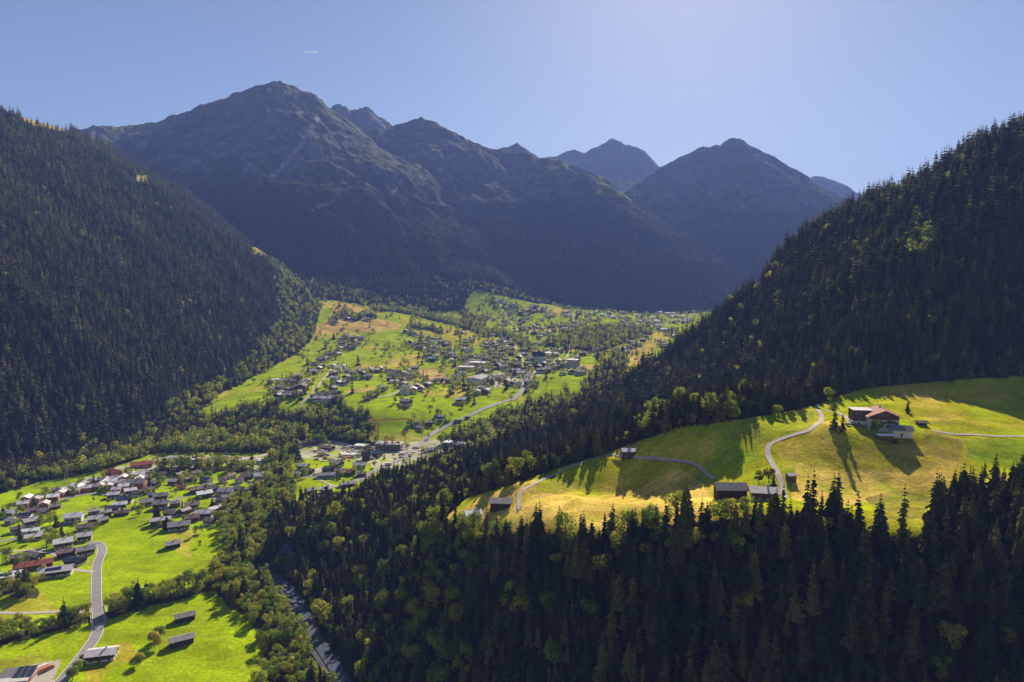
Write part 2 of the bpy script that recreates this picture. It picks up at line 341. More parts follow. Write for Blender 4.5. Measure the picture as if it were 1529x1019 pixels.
sm = lambda v, a, b: np.clip((v-a)/(b-a), 0, 1)
paint(IS_V, c_meadow); paint(IS_V, c_olive, .5*sm(n1+n3, -.1, .9)); paint(IS_V, (.27, .36, .004), .5*sm(-n1, .1, .8))
paint(IS_V & (GY > 1150), c_olive, .35); paint(IS_V & (GY > 1150), c_dry, .45*sm(n3+.4*n1, .25, .6))
alp = sm(Z+90*n3+60*n1, 380, 620)
paint(IS_C, c_floor*1.3); paint(IS_C, c_alp, alp); paint(IS_C, c_rock, alp*sm(n1+.5*n2+.4*n3, .0, .7)*.8)
paint(IS_C & (GY > 4800), c_rock, .5)
hill = IS_R & (GY < 640) & inpoly(GPX, GPY, HILL)
paint(hill, (.33, .31, .010)); paint(hill, (.25, .30, .006), sm(-n1, -.2, .7)); paint(hill, c_dry*.9, .55*sm(n1+.6*n2, .1, .9))
def hp(poly, c, a=1.0): paint(hill & inpoly(GPX, GPY, poly), c, np.asarray(a)*np.clip(.8+.5*n2, .2, 1))
hp([(660,800),(664,770),(760,728),(800,716),(800,735),(870,742),(950,733),(985,712),(1015,700),(1050,722),(1062,740),(1070,790)], c_dry, .85)
hp([(1190,690),(1260,705),(1330,700),(1400,690),(1430,690),(1420,730),(1330,742),(1240,760),(1180,745)], c_dry, .8)
hp([(1160,660),(1230,660),(1330,665),(1420,668),(1440,690),(1330,705),(1240,700),(1170,700)], (.42, .31, .05), .65)
hp([(1380,640),(1440,660),(1430,690),(1380,680)], c_rough*1.3, .5)
hp([(1290,745),(1340,730),(1390,742),(1380,775),(1320,775)], c_rough, .75)
hp([(780,725),(860,715),(880,730),(800,745)], c_rough*1.3, .5)
hp([(1000,645),(1130,624),(1215,612),(1215,640),(1140,660),(1130,690),(1060,700),(1070,660)], (.16, .27, .012), .6)
hp([(1440,655),(1540,658),(1540,700),(1450,690)], (.15, .28, .012), .7)
def vp(poly, c, a=1.0, hard=False): paint((IS_V) & inpoly(GPX, GPY, poly), c, np.asarray(a)*(1 if hard else np.clip(.85+.5*n2, .3, 1)))
vp([(500,446),(530,457),(548,463),(560,476),(600,484),(594,492),(560,496),(470,498),(452,508),(470,490),(488,478),(499,462)], (.50,.30,.12), .85)
vp([(596,470),(640,482),(720,496),(712,515),(690,527),(672,520),(655,508),(622,488),(600,482)], (.40,.33,.03), .8)
vp([(628,550),(652,551),(676,571),(640,576),(624,566)], (.50,.30,.13), .85)
vp([(515,588),(520,582),(565,578),(562,583)], (.50,.30,.13), .85)
vp([(530,549),(540,543),(548,546),(543,551)], (.5,.3,.13), .8)
vp([(862,545),(895,544),(893,558),(868,560)], (.50,.30,.13), .8)
vp([(820,460),(850,462),(840,472),(820,470)], (.5,.3,.13), .7)
vp([(940,520),(990,498),(1000,505),(950,545),(938,535)], (.48,.30,.10), .7)
vp([(2,912),(10,900),(60,884),(88,912)], (.36,.30,.03), .8); vp([(-20,912),(140,912),(140,918),(-20,925)], (.3,.3,.02), .5)
vp([(120,1030),(135,985),(160,965),(190,958),(205,972),(216,986),(180,990),(160,1003),(145,1030)], (.36,.24,.03), .8)
vp([(0,1000),(0,985),(60,975),(75,985),(60,1030),(0,1030)], (.28,.24,.03), .7)
vp([(244,812),(262,792),(275,788),(300,790),(282,815),(288,838),(270,828)], (.42,.30,.06), .6)
vp([(110,985),(145,925),(152,925),(138,960),(120,985)], (.36,.30,.03), .5)
# yards, gravel flats and the building ground
YARD = [[(436,668),(470,660),(520,655),(600,662),(655,655),(720,655),(725,668),(660,682),(640,700),(560,700),(545,688),(500,688),(440,684)],
        [(170,700),(230,684),(330,680),(400,684),(402,705),(380,706),(376,694),(300,694),(240,700),(200,706)],
        [(0,862),(20,850),(45,853),(40,872),(0,875)], [(30,1030),(45,992),(92,985),(82,1012),(75,1030)],
        [(720,560),(800,548),(810,560),(740,580)], [(455,706),(480,698),(510,700),(515,708),(470,714)]]
for k_, yp in enumerate(YARD): vp(yp, c_grav*(1.0 if k_ else 1.0), .8*sm(n2+.6, 0, .5) if k_ < 2 else .9)
# clearings on the wooded slopes
CLEAR_L = [[(30,171),(60,178),(112,194),(100,199),(60,192),(34,184)], [(366,368),(385,370),(412,386),(408,391),(380,382)], [(203,262),(222,262),(222,275),(205,272)], [(132,206),(146,208),(140,214)], [(-20,135),(12,150),(8,165),(-20,160)]]
for cp_ in CLEAR_L: paint(IS_LEFT & inpoly(GPX, GPY, cp_), (.38, .30, .07), .8)
HUTCL = [(930,628),(985,606),(1040,608),(1030,624),(985,632),(950,640)]
paint(IS_R & (GY < 720) & (GY > 500) & inpoly(GPX, GPY, HUTCL), (.18, .22, .03), .8)
BANK = [(500,655),(505,645),(560,648),(620,648),(640,655),(600,662),(560,662)]
vp(BANK, (.30, .26, .05), .8)
vp([(385,640),(470,612),(500,600),(505,618),(490,630)], (.30,.22,.07), .4)
# scree and bare strips on the big mountain
for pl_, wd_ in (([(475,175),(455,210),(430,240),(405,268)], 5), ([(500,300),(470,312),(460,318)], 2), ([(560,175),(575,190)], 5), ([(600,270),(585,290)], 2)):
    paint(IS_C & nearline(GPX+3*n2, GPY, pl_, wd_*.8), (.34, .31, .30), .8*sm(n2+.5*n1, -.8, .1))
paint(IS_C & inpoly(GPX, GPY, [(125,180),(250,182),(220,205),(170,200)]), (.20, .19, .05), .5*sm(n1+.5, 0, .7))
paint(IS_C & inpoly(GPX, GPY, [(795,232),(850,238),(860,250),(830,262),(790,250)]), (.22, .24, .06), .6*sm(n1+.5, 0, .7))
paint(IS_C & inpoly(GPX, GPY, [(880,262),(950,270),(950,300),(900,292),(880,275)]), (.28, .28, .06), .7*sm(n1+.5, 0, .7))
me = bpy.data.meshes.new('terrain')
nv = NA*ND
co = np.stack([GX, GY, Z], 2).reshape(-1, 3).astype(np.float32)
idx = np.arange(nv).reshape(ND, NA)
q = np.stack([idx[:-1, :-1], idx[:-1, 1:], idx[1:, 1:], idx[1:, :-1]], 2).reshape(-1, 4)
me.vertices.add(nv); me.vertices.foreach_set('co', co.ravel())
me.loops.add(q.size); me.loops.foreach_set('vertex_index', q.ravel().astype(np.int32))
me.polygons.add(len(q)); me.polygons.foreach_set('loop_start', np.arange(0, q.size, 4, dtype=np.int32))
me.update()
at = me.color_attributes.new('cover', 'FLOAT_COLOR', 'POINT')
ca = np.ones((nv, 4), np.float32); ca[:, :3] = col.reshape(-1, 3); ca[:, 3] = IS_C.ravel()
at.data.foreach_set('color', ca.ravel())
me.polygons.foreach_set('use_smooth', np.ones(len(q), bool))
tm = bpy.data.materials.new('terrain ground'); tm.use_nodes = True; t = tm.node_tree; b = t.nodes['Principled BSDF']; b.inputs['Roughness'].default_value = 1; b.inputs['Specular IOR Level'].default_value = 0
N = t.nodes.new; Lk = t.links.new
va = N('ShaderNodeVertexColor'); va.layer_name = 'cover'; tc = N('ShaderNodeTexCoord')
def nz_(scale, detail, st=(1, 1, 1)):
    mp = N('ShaderNodeMapping'); mp.inputs['Scale'].default_value = st; n = N('ShaderNodeTexNoise'); n.inputs['Scale'].default_value = scale; n.inputs['Detail'].default_value = detail
    Lk(tc.outputs['Object'], mp.inputs[0]); Lk(mp.outputs[0], n.inputs['Vector']); return n
a1 = nz_(.05, 6); a2 = nz_(.5, 5); a3 = nz_(.035, 3, (1, 4, 1))
def mr_(n, lo, hi, a=.3, b_=.7):
    m_ = N('ShaderNodeMapRange'); m_.inputs[1].default_value = a; m_.inputs[2].default_value = b_; m_.inputs[3].default_value = lo; m_.inputs[4].default_value = hi; Lk(n.outputs[0], m_.inputs[0]); return m_
def mul_(x_, y_):
    m_ = N('ShaderNodeMath'); m_.operation = 'MULTIPLY'; Lk(x_.outputs[0], m_.inputs[0]); Lk(y_.outputs[0], m_.inputs[1]); return m_
vo = N('ShaderNodeTexVoronoi'); vo.inputs['Scale'].default_value = .011; mpv = N('ShaderNodeMapping'); mpv.inputs['Scale'].default_value = (1, 1.7, 0); mpv.inputs['Rotation'].default_value = (0, 0, .5)
Lk(tc.outputs['Object'], mpv.inputs[0]); Lk(mpv.outputs[0], vo.inputs['Vector']); sx = N('ShaderNodeSeparateColor'); Lk(vo.outputs['Color'], sx.inputs[0])
parc = N('ShaderNodeMapRange'); parc.inputs[3].default_value = .86; parc.inputs[4].default_value = 1.12; Lk(sx.outputs[0], parc.inputs[0])
ff = mul_(mul_(mr_(a1, .75, 1.25), mr_(a2, .7, 1.3)), mr_(a3, .85, 1.15)); ff = mul_(ff, parc)
vm = N('ShaderNodeVectorMath'); vm.operation = 'SCALE'; Lk(va.outputs['Color'], vm.inputs[0]); Lk(ff.outputs[0], vm.inputs['Scale']); Lk(vm.outputs[0], b.inputs['Base Color'])
bp = N('ShaderNodeBump'); bp.inputs['Distance'].default_value = .5; bp.inputs['Strength'].default_value = .6; Lk(a2.outputs[0], bp.inputs['Height'])
b5 = nz_(.018, 8); bm = N('ShaderNodeMath'); bm.operation = 'MULTIPLY'; Lk(b5.outputs[0], bm.inputs[0]); Lk(va.outputs['Alpha'], bm.inputs[1])
bq = N('ShaderNodeBump'); bq.inputs['Distance'].default_value = 18; bq.inputs['Strength'].default_value = .8; Lk(bm.outputs[0], bq.inputs['Height']); Lk(bp.outputs[0], bq.inputs['Normal'])
Lk(bq.outputs[0], b.inputs['Normal'])
me.materials.append(tm)
me_t = me
ter = bpy.data.objects.new('terrain', me); C.objects.link(ter); tag(ter, kind='structure')
print('cover', round(time.time()-T0, 1))
# ------------------------------------------------------------------ trees
def conifer_mesh(seed, h=22, R=3.4, tiers=15, per=8, fine=True):
    r = random.Random(seed); m = MB(); tk = MB()
    tk.bar((0, 0, -1.5), (0, 0, h*.5), .32, .2, 6 if fine else 4); tk.bar((0, 0, h*.5), (0, 0, h*.97), .2, .04, 5 if fine else 3)
    for i in range(tiers):
        t = (i+r.uniform(-.3, .3))/tiers; t = min(max(t, 0), .97); z = h*(.10+.88*t); rad = R*((1-t)**.68)*r.uniform(.72, 1.15)+.2; a1 = r.uniform(0, 6.28)
        n = max(4, int(per*(1-.45*t))); a0 = r.uniform(0, 6.28)
        for k in range(n):
            if r.random() < .1: continue
            a = a0+6.283*k/n+r.uniform(-.25, .25); L = rad*r.uniform(.68, 1.2)*(1+.2*math.cos(a-a1)); dr = L*r.uniform(.22, .42)
            ca_, sa_ = math.cos(a), math.sin(a); wd = L*r.uniform(.28, .40)*(1 if fine else 1.5)+.15
            P0 = (0, 0, z+.15*L); Pm = (ca_*L*.55, sa_*L*.55, z-.02*L); Pt = (ca_*L, sa_*L, z-dr)
            l = (Pm[0]-sa_*wd, Pm[1]+ca_*wd, Pm[2]-wd*.65); q_ = (Pm[0]+sa_*wd, Pm[1]-ca_*wd, Pm[2]-wd*.65)
            if fine:
                l2 = (Pt[0]*.86-sa_*wd*.55, Pt[1]*.86+ca_*wd*.55, Pt[2]-wd*.35); q2 = (Pt[0]*.86+sa_*wd*.55, Pt[1]*.86-ca_*wd*.55, Pt[2]-wd*.35)
                m.poly(P0, Pm, l); m.poly(P0, q_, Pm); m.quad(Pm, Pt, l2, l); m.quad(Pm, q_, q2, Pt)
            else:
                m.poly(P0, Pt, l); m.poly(P0, q_, Pt)
    m.bar((0, 0, h*.93), (0, 0, h*1.01), .22, .03, 4)
    return m, tk
def broad_mesh(seed, h=12, R=4.6, leaves=750, size=.95, tall=1.0):
    r = random.Random(seed); m = MB(); tk = MB(); c = h*.58
    tk.bar((0, 0, -1.0), (0, 0, h*.42), .34, .24, 6)
    lobes = [(0, 0, c+h*.08, R*.72)]
    for k in range(7):
        a = k*2.4+r.uniform(-.4, .4); rr = R*r.uniform(.38, .62); zz = c+h*r.uniform(-.22, .24)
        lobes.append((math.cos(a)*rr, math.sin(a)*rr, zz, R*r.uniform(.38, .56)))
    for lx, ly, lz, lr in lobes[:6]: tk.bar((0, 0, h*.33), (lx*.8, ly*.8, lz), .16, .05, 4)
    for i in range(leaves):
        lx, ly, lz, lr = lobes[r.randrange(len(lobes))]
        th = r.uniform(0, 6.283); u = r.uniform(-.75, 1); s_ = math.sqrt(max(0, 1-u*u)); rad = lr*r.uniform(.72, 1.08)
        nx, ny, nz2 = math.cos(th)*s_, math.sin(th)*s_, u
        p = np.array((lx+nx*rad, ly+ny*rad, lz+nz2*rad*.92*tall))
        n_ = np.array((nx, ny, nz2+.45))+np.array([r.uniform(-.55, .55) for _ in range(3)]); n_ /= np.linalg.norm(n_)
        e1 = np.cross(n_, (r.uniform(-1, 1), r.uniform(-1, 1), r.uniform(-1, 1))); e1 /= np.linalg.norm(e1)+1e-9; e2 = np.cross(n_, e1)
        a_ = size*r.uniform(.5, 1.1); b_ = a_*r.uniform(.5, .9)
        m.quad(tuple(p-e1*a_*.5), tuple(p-e2*b_*.5), tuple(p+e1*a_*.5), tuple(p+e2*b_*.5))
    return m, tk
def tree_proto(kind, m, tk, leafmat):
    return {'kind': kind, 'crown': m.mesh('crown', M[leafmat]), 'trunk': tk.mesh('trunk', M['bark'])}
CON = [tree_proto('spruce_tree', *conifer_mesh(s, 22, R_, 17, 9), 'needles') for s, R_ in ((1, 3.9), (2, 4.9), (3, 3.2), (4, 4.3))]
CONL = [tree_proto('spruce_tree', *conifer_mesh(s, 22, R_, 8, 7, False), 'needles') for s, R_ in ((11, 5.0), (12, 5.8), (13, 4.5))]
BRO = [tree_proto('broadleaf_tree', *broad_mesh(s, h, R_, 850, .95), 'leaves') for s, h, R_ in ((21, 12, 4.6), (22, 13, 4.2), (23, 11, 5.0), (24, 15, 4.2))]
BROL = [tree_proto('broadleaf_tree', *broad_mesh(s, h, R_, 170, 1.9), 'leaves') for s, h, R_ in ((31, 12, 4.6), (32, 13, 4.2))]
def plant_tree(pr, x, y, sc, label, group, rz=None, name=None, sz=1.0, z=None):
    r = empty(name or pr['kind'], (x, y, float(H(x, y)) if z is None else z), random.random()*6.28 if rz is None else rz,
              label=label, cat='tree', group=group)
    r.scale = (sc, sc, sc*sz)
    for k in ('trunk', 'crown'):
        o = bpy.data.objects.new(k, pr[k]); C.objects.link(o); o.parent = r
        pr.setdefault('src', {}).setdefault(k, o)
    return r
def scatter(name, pts, protos, label):
    """one mass of trees: points with a size, a turn and a kind, each carrying a tree"""
    n = len(pts); me = bpy.data.meshes.new(name); me.vertices.add(n)
    me.vertices.foreach_set('co', np.array([p[:3] for p in pts], np.float32).ravel())
    for nm, ty, ix in (('size', 'FLOAT', 3), ('turn', 'FLOAT', 4), ('tall', 'FLOAT', 5), ('which', 'INT', 6)):
        a_ = me.attributes.new(nm, ty, 'POINT'); a_.data.foreach_set('value', np.array([p[ix] for p in pts], np.int32 if ty == 'INT' else np.float32))
    o = bpy.data.objects.new(name, me); C.objects.link(o); tag(o, label, 'trees', kind='stuff')
    g = bpy.data.node_groups.new(name, 'GeometryNodeTree')
    g.interface.new_socket('Geometry', in_out='INPUT', socket_type='NodeSocketGeometry'); g.interface.new_socket('Geometry', in_out='OUTPUT', socket_type='NodeSocketGeometry')
    N = g.nodes.new; L = g.links.new; gi = N('NodeGroupInput'); go = N('NodeGroupOutput'); jo = N('GeometryNodeJoinGeometry')
    def attr(nm, ty): a_ = N('GeometryNodeInputNamedAttribute'); a_.data_type = ty; a_.inputs[0].default_value = nm; return a_.outputs['Attribute']
    sz, tn, tl, wh = attr('size', 'FLOAT'), attr('turn', 'FLOAT'), attr('tall', 'FLOAT'), attr('which', 'INT')
    cz = N('ShaderNodeCombineXYZ'); mu = N('ShaderNodeMath'); mu.operation = 'MULTIPLY'; L(sz, mu.inputs[0]); L(tl, mu.inputs[1])
    L(sz, cz.inputs[0]); L(sz, cz.inputs[1]); L(mu.outputs[0], cz.inputs[2]); cr = N('ShaderNodeCombineXYZ'); L(tn, cr.inputs[2])
    for k, pr in enumerate(protos):
        cmp = N('FunctionNodeCompare'); cmp.data_type = 'INT'; cmp.operation = 'EQUAL'
        ii = [s for s in cmp.inputs if s.type == 'INT']; L(wh, ii[0]); ii[1].default_value = k
        jj = N('GeometryNodeJoinGeometry')
        for part in pr['use']:
            oi = N('GeometryNodeObjectInfo'); oi.inputs['Object'].default_value = pr['src'][part]; L(oi.outputs['Geometry'], jj.inputs[0])
        ip = N('GeometryNodeInstanceOnPoints'); L(gi.outputs[0], ip.inputs['Points']); L(cmp.outputs[0], ip.inputs['Selection']); L(jj.outputs[0], ip.inputs['Instance'])
        L(cr.outputs[0], ip.inputs['Rotation']); L(cz.outputs[0], ip.inputs['Scale']); L(ip.outputs[0], jo.inputs[0])
    L(jo.outputs[0], go.inputs[0]); md = o.modifiers.new('trees', 'NODES'); md.node_group = g
    return o
random.seed(5)
OCC = []                                   # x, y, radius kept clear of trees
# ------------------------------------------------------------------ roads, paths, river
def curve_pts(px_list, step=4.0, world=False):
    w_ = [np.array(p, float)[:2] for p in px_list] if world else [hit(*p)[:2] for p in px_list]
    w_ = [2*w_[0]-w_[1]]+w_+[2*w_[-1]-w_[-2]]; out = []
    for i in range(1, len(w_)-2):
        p0, p1, p2, p3 = w_[i-1:i+3]; n = max(2, int(np.linalg.norm(p2-p1)/step))
        for k in range(n):
            t = k/n; out.append(.5*((2*p1)+(-p0+p2)*t+(2*p0-5*p1+4*p2-p3)*t*t+(-p0+3*p1-3*p2+p3)*t**3))
    out.append(w_[-2]); return np.array(out)
def ribbon(name, pts, width, mt, lift=.18, label=None, kind='structure', clear=True, nacross=3, off=0.0):
    d = np.gradient(pts, axis=0); d /= np.linalg.norm(d, axis=1)[:, None]+1e-9; nrm = np.stack([-d[:, 1], d[:, 0]], 1)
    m = MB(); rows = []
    zc = H(pts[:, 0], pts[:, 1])
    for i in range(len(pts)):
        row = []
        for k in range(nacross+1):
            wv = width*(1+(.13*float(noise(np.array(i*.21+k*7.), np.array(3.1))) if mt is M['gravel'] or mt is M['bed'] else 0)); q_ = pts[i]+nrm[i]*(off+wv*(k/nacross-.5)); row.append((q_[0], q_[1], max(float(H(q_[0], q_[1])), zc[i]-.15)+lift))
        rows.append(row)
        if clear: OCC.append((pts[i][0], pts[i][1], width*.5+2.2))
    n = nacross+1; m.v = [p for r in rows for p in r]
    m.f = [(i*n+k, i*n+k+1, (i+1)*n+k+1, (i+1)*n+k) for i in range(len(rows)-1) for k in range(nacross)]
    o = m.build(name, mt); tag(o, label, kind=kind); return o
valley_road = curve_pts([(78,1032),(108,997),(128,972),(144,948),(147,925),(144,900),(144,870),(145,845),(151,828),(152,818),(145,811),(132,812)], 3)
ribbon('road', valley_road, 6.8, M['asphalt'])
ribbon('road_edge_line', valley_road, .3, M['line'], .22, off=3.15, nacross=1); ribbon('road_edge_line', valley_road, .3, M['line'], .22, off=-3.15, nacross=1)
ribbon('road', curve_pts([(-20,814),(15,806),(50,797),(85,785),(112,781),(135,776),(160,765)]), 4.5, M['asphalt'])
ribbon('road', curve_pts([(-20,829),(30,823),(60,821),(90,832)]), 3.5, M['gravel'])
ribbon('road', curve_pts([(-20,916),(30,916),(80,914),(128,914)]), 3.6, M['gravel'])
ribbon('road', curve_pts([(107,850),(125,853),(141,854)]), 4, M['gravel'])
ribbon('road', curve_pts([(70,751),(100,744),(130,738),(150,738),(200,742)]), 5, M['asphalt'])
ribbon('road', curve_pts([(225,765),(250,752),(275,742),(300,738),(335,748),(380,742),(415,738)]), 5, M['asphalt'])
ribbon('road', curve_pts([(345,735),(375,728),(400,720),(430,716),(460,712),(490,711),(520,707)]), 4.5, M['asphalt'])
ribbon('road', curve_pts([(470,714),(485,720),(505,728),(520,722)]), 3, M['gravel'])
ribbon('road', curve_pts([(170,700),(210,697),(250,684),(300,683),(340,684),(380,683),(420,672),(445,662),(480,658),(520,664)]), 8, M['gravel'])
main_road = curve_pts([(530,720),(560,704),(590,690),(612,676),(634,658),(650,645),(668,636),(690,627),(720,612),(750,601),(768,595),(780,583),(783,572),(777,561),(765,556),(745,554)], 5)
ribbon('road', main_road, 9, M['asphalt'], .3)
ribbon('road', curve_pts([(545,596),(580,591),(602,582),(625,577),(650,573),(680,568),(700,570),(718,575)]), 4.5, M['gravel'], .3)
ribbon('road', curve_pts([(432,626),(445,612),(455,598),(468,585),(480,570),(494,552),(505,540)]), 4, M['gravel'], .3)
ribbon('road', curve_pts([(745,450),(753,468),(762,480),(770,492),(772,505),(770,520),(776,530),(784,545),(780,556)]), 4, M['gravel'], .4)
ribbon('road', curve_pts([(846,500),(850,512),(853,520),(862,515),(880,508)]), 4, M['gravel'], .4)
ribbon('road', curve_pts([(853,520),(845,535),(830,545),(800,553)]), 4, M['gravel'], .4)
ribbon('road', curve_pts([(855,468),(856,480),(850,492)]), 4, M['gravel'], .4)
ribbon('road', curve_pts([(950,482),(985,484),(1010,480),(1022,470)]), 5, M['gravel'], .4)
ribbon('path', curve_pts([(0,702),(50,693),(100,683),(150,672),(200,660)]), 4, M['gravel'], .5)
farm_road = curve_pts([(1172,745),(1167,722),(1162,708),(1153,692),(1146,677),(1150,664),(1168,655),(1190,648),(1212,640),(1225,630),(1226,620),(1220,611),(1222,604)], 2)
ribbon('road', farm_road, 3.2, M['gravel'])
ribbon('path', curve_pts([(1226,613),(1245,615),(1262,622),(1272,632)], 2), 3.2, M['gravel'])
ribbon('path', curve_pts([(1064,716),(1050,704),(1035,694),(1015,690),(985,687),(955,685),(935,683),(918,679),(905,681)], 2), 2.6, M['gravel'])
ribbon('path', curve_pts([(905,681),(880,687),(850,698),(820,712),(795,724),(778,735),(775,748),(776,762)], 2), 2.4, M['gravel'])
ribbon('path', curve_pts([(1395,644),(1420,648),(1460,650),(1500,652),(1560,654)], 2), 2.6, M['gravel'])
yard = MB(); yp = [hit(*p) for p in [(1268,634),(1280,627),(1312,629),(1322,640),(1300,638)]]
yard.poly(*[(p[0], p[1], p[2]+.3) for p in yp][::-1]); yard.build('farm_yard', M['asphalt'], kind='structure')
yard = MB(); yp = [hit(*p) for p in [(40,1018),(60,997),(90,992),(84,1006),(66,1030),(42,1030)]]
yard.poly(*[(p[0], p[1], p[2]+.3) for p in yp][::-1]); yard.build('paved_yard', M['gravel'], kind='structure')
river = np.array([(-176, 525)]+[P(px, py, z=-225)[:2] for px, py in ((392, 858), (418, 880), (440, 905), (456, 940), (482, 985), (502, 1018))]+[(-80, 330), (-70, 280)], float)
rp = curve_pts(river, 5, True)
ribbon('river_bed', rp, 11, M['bed'], .6, nacross=6); M_w = ribbon('river', rp+np.array((1.5, 0)), 7, M['water'], .95, nacross=4, clear=False)
for i in range(70):
    k = random.randrange(len(rp)); bx = rp[k]+np.array((random.uniform(-6, 6), random.uniform(-3, 3)))
    bm_ = MB(); r_ = random.uniform(.6, 2.0); n = 7
    ring = [[(math.cos(6.283*j/n)*r_*rr*random.uniform(.8, 1.2), math.sin(6.283*j/n)*r_*rr*random.uniform(.8, 1.2), zz*r_) for j in range(n)] for rr, zz in ((1, -.4), (.95, .3), (.5, .75))]
    bm_.v = [p for q_ in ring for p in q_]; bm_.f = [(a*n+j, a*n+(j+1) % n, (a+1)*n+(j+1) % n, (a+1)*n+j) for a in range(2) for j in range(n)]+[tuple(2*n+j for j in range(n))]
    o = bm_.build('boulder', M['boulder'], label='pale rounded boulder in the shaded river bed of the gorge', cat='boulder', group='boulders in the river bed'); o.location = (bx[0], bx[1], float(H(*bx))+.8)
# ------------------------------------------------------------------ houses
_mc = {}
def cached(key, fn):
    if key not in _mc: _mc[key] = fn()
    return _mc[key]
def house_spec(L=13, W=10, h=5.5, wall='white', upper=None, roof='grey_roof', wins=True, balc=True, chim=True, pitch=.42, over=1.0, door=True, solar=False):
    key = (L, W, h, wall, upper, roof, wins, balc, chim, pitch, over, door, solar)
    def mk():
        parts = []; a, b = L/2, W/2; hu = h*.52 if upper else h; rise = b*pitch; tz = h+rise
        m = MB(); m.box(-a, a, -b, b, -3.5, hu)
        if not upper:
            for s in (-1, 1): m.poly(*[(s*a, -b, h), (s*a, b, h), (s*a, 0, tz)][::s])
        parts.append(('wall', m.mesh('wall', M[wall]), []))
        if upper:
            m = MB(); a2, b2 = a+.08, b+.08; m.box(-a2, a2, -b2, b2, hu, h)
            for s in (-1, 1): m.poly(*[(s*a2, -b2, h), (s*a2, b2, h), (s*a2, 0, h+rise)][::s])
            parts.append(('upper_wall', m.mesh('upper_wall', M[upper]), []))
        m = MB(); ao = a+over; bo = b+over; ze = h-over*pitch; th = .28
        for s in (-1, 1):
            p = [(-ao, s*bo, ze), (ao, s*bo, ze), (ao, 0, tz), (-ao, 0, tz)]; q_ = [(x, y, z+th) for x, y, z in p]
            if s > 0: p, q_ = p[::-1], q_[::-1]
            m.poly(*q_); m.poly(*p[::-1])
            for i in range(4): j = (i+1) % 4; m.quad(p[i], p[j], q_[j], q_[i])
        subs = []
        if chim:
            c = MB(); c.box(a*.25, a*.25+.9, -.3, .5, tz-.9, tz+1.3); c.box(a*.25-.12, a*.25+1.02, -.42, .62, tz+1.3, tz+1.5); subs.append(('chimney', c.mesh('chimney', M['concrete'])))
        if solar:
            c = MB(); c.quad(*[(x, y, h+rise*(1-abs(y)/b)+th+.12) for x, y in ((-a*.6, -b*.8), (a*.4, -b*.8), (a*.4, -b*.25), (-a*.6, -b*.25))]); subs.append(('solar_panel', c.mesh('solar_panel', M['solar'])))
        parts.append(('roof', m.mesh('roof', M[roof]), subs))
        if wins:
            def win(x, z, side, wd=1.3, hg=1.25):
                f = MB(); g = MB(); e = .14
                if side in 'fb':
                    s = -1 if side == 'f' else 1; y0 = s*(b+e); f.box(x-wd/2-.14, x+wd/2+.14, min(s*b, y0), max(s*b, y0), z-.14, z+hg+.14)
                    g.box(x-wd/2, x+wd/2, min(y0, y0+s*.03), max(y0, y0+s*.03), z, z+hg)
                else:
                    s = -1 if side == 'l' else 1; x0 = s*(a+e); f.box(min(s*a, x0), max(s*a, x0), x-wd/2-.14, x+wd/2+.14, z-.14, z+hg+.14)
                    g.box(min(x0, x0+s*.03), max(x0, x0+s*.03), x-wd/2, x+wd/2, z, z+hg)
                parts.append(('window', f.mesh('window', M['frame']), [('pane', g.mesh('pane', M['window']))]))
            rows_ = [1.0]+([h*.58] if h > 4.6 else [])
            for z in rows_:
                n = 3 if L > 11 else 2
                for i in range(n): win(-a+L*(i+.5)/n, z, 'f')
                win(-b*.4, z, 'l'); win(b*.4, z, 'l'); win(-b*.4, z, 'r'); win(b*.4, z, 'r')
        if balc:
            m = MB(); z = h*.5; m.box(-a*.85, a*.85, -b-1.3, -b-.1, z-.12, z); m.box(-a*.85, a*.85, -b-1.38, -b-1.3, z, z+.95)
            parts.append(('balcony', m.mesh('balcony', M['brown']), []))
        if door:
            m = MB(); m.box(-a*.1-.55, -a*.1+.55, -b-.1, -b-.003, -.2, 2.0); parts.append(('door', m.mesh('door', M['brown']), []))
        return parts
    return cached(key, mk)
def put_parts(root, parts):
    for nm, me_, subs in parts:
        o = bpy.data.objects.new(nm, me_); C.objects.link(o); o.parent = root
        for sn, sm_ in subs: s = bpy.data.objects.new(sn, sm_); C.objects.link(s); s.parent = o
def place(parts, px, py, rz, name, label, cat, group=None, rad=8, dz=-.2, sc=1.0):
    p = hit(px, py) if px is not None else py
    r = empty(name, (p[0], p[1], p[2]+dz), math.radians(rz), label=label, cat=cat, group=group); r.scale = (sc,)*3
    put_parts(r, parts); OCC.append((p[0], p[1], rad)); return r
S = house_spec
def chalet(L=13, W=10, h=6, roof='grey_roof', wall='white', upper='brown', **k): return S(L, W, h, wall, upper, roof, **k)
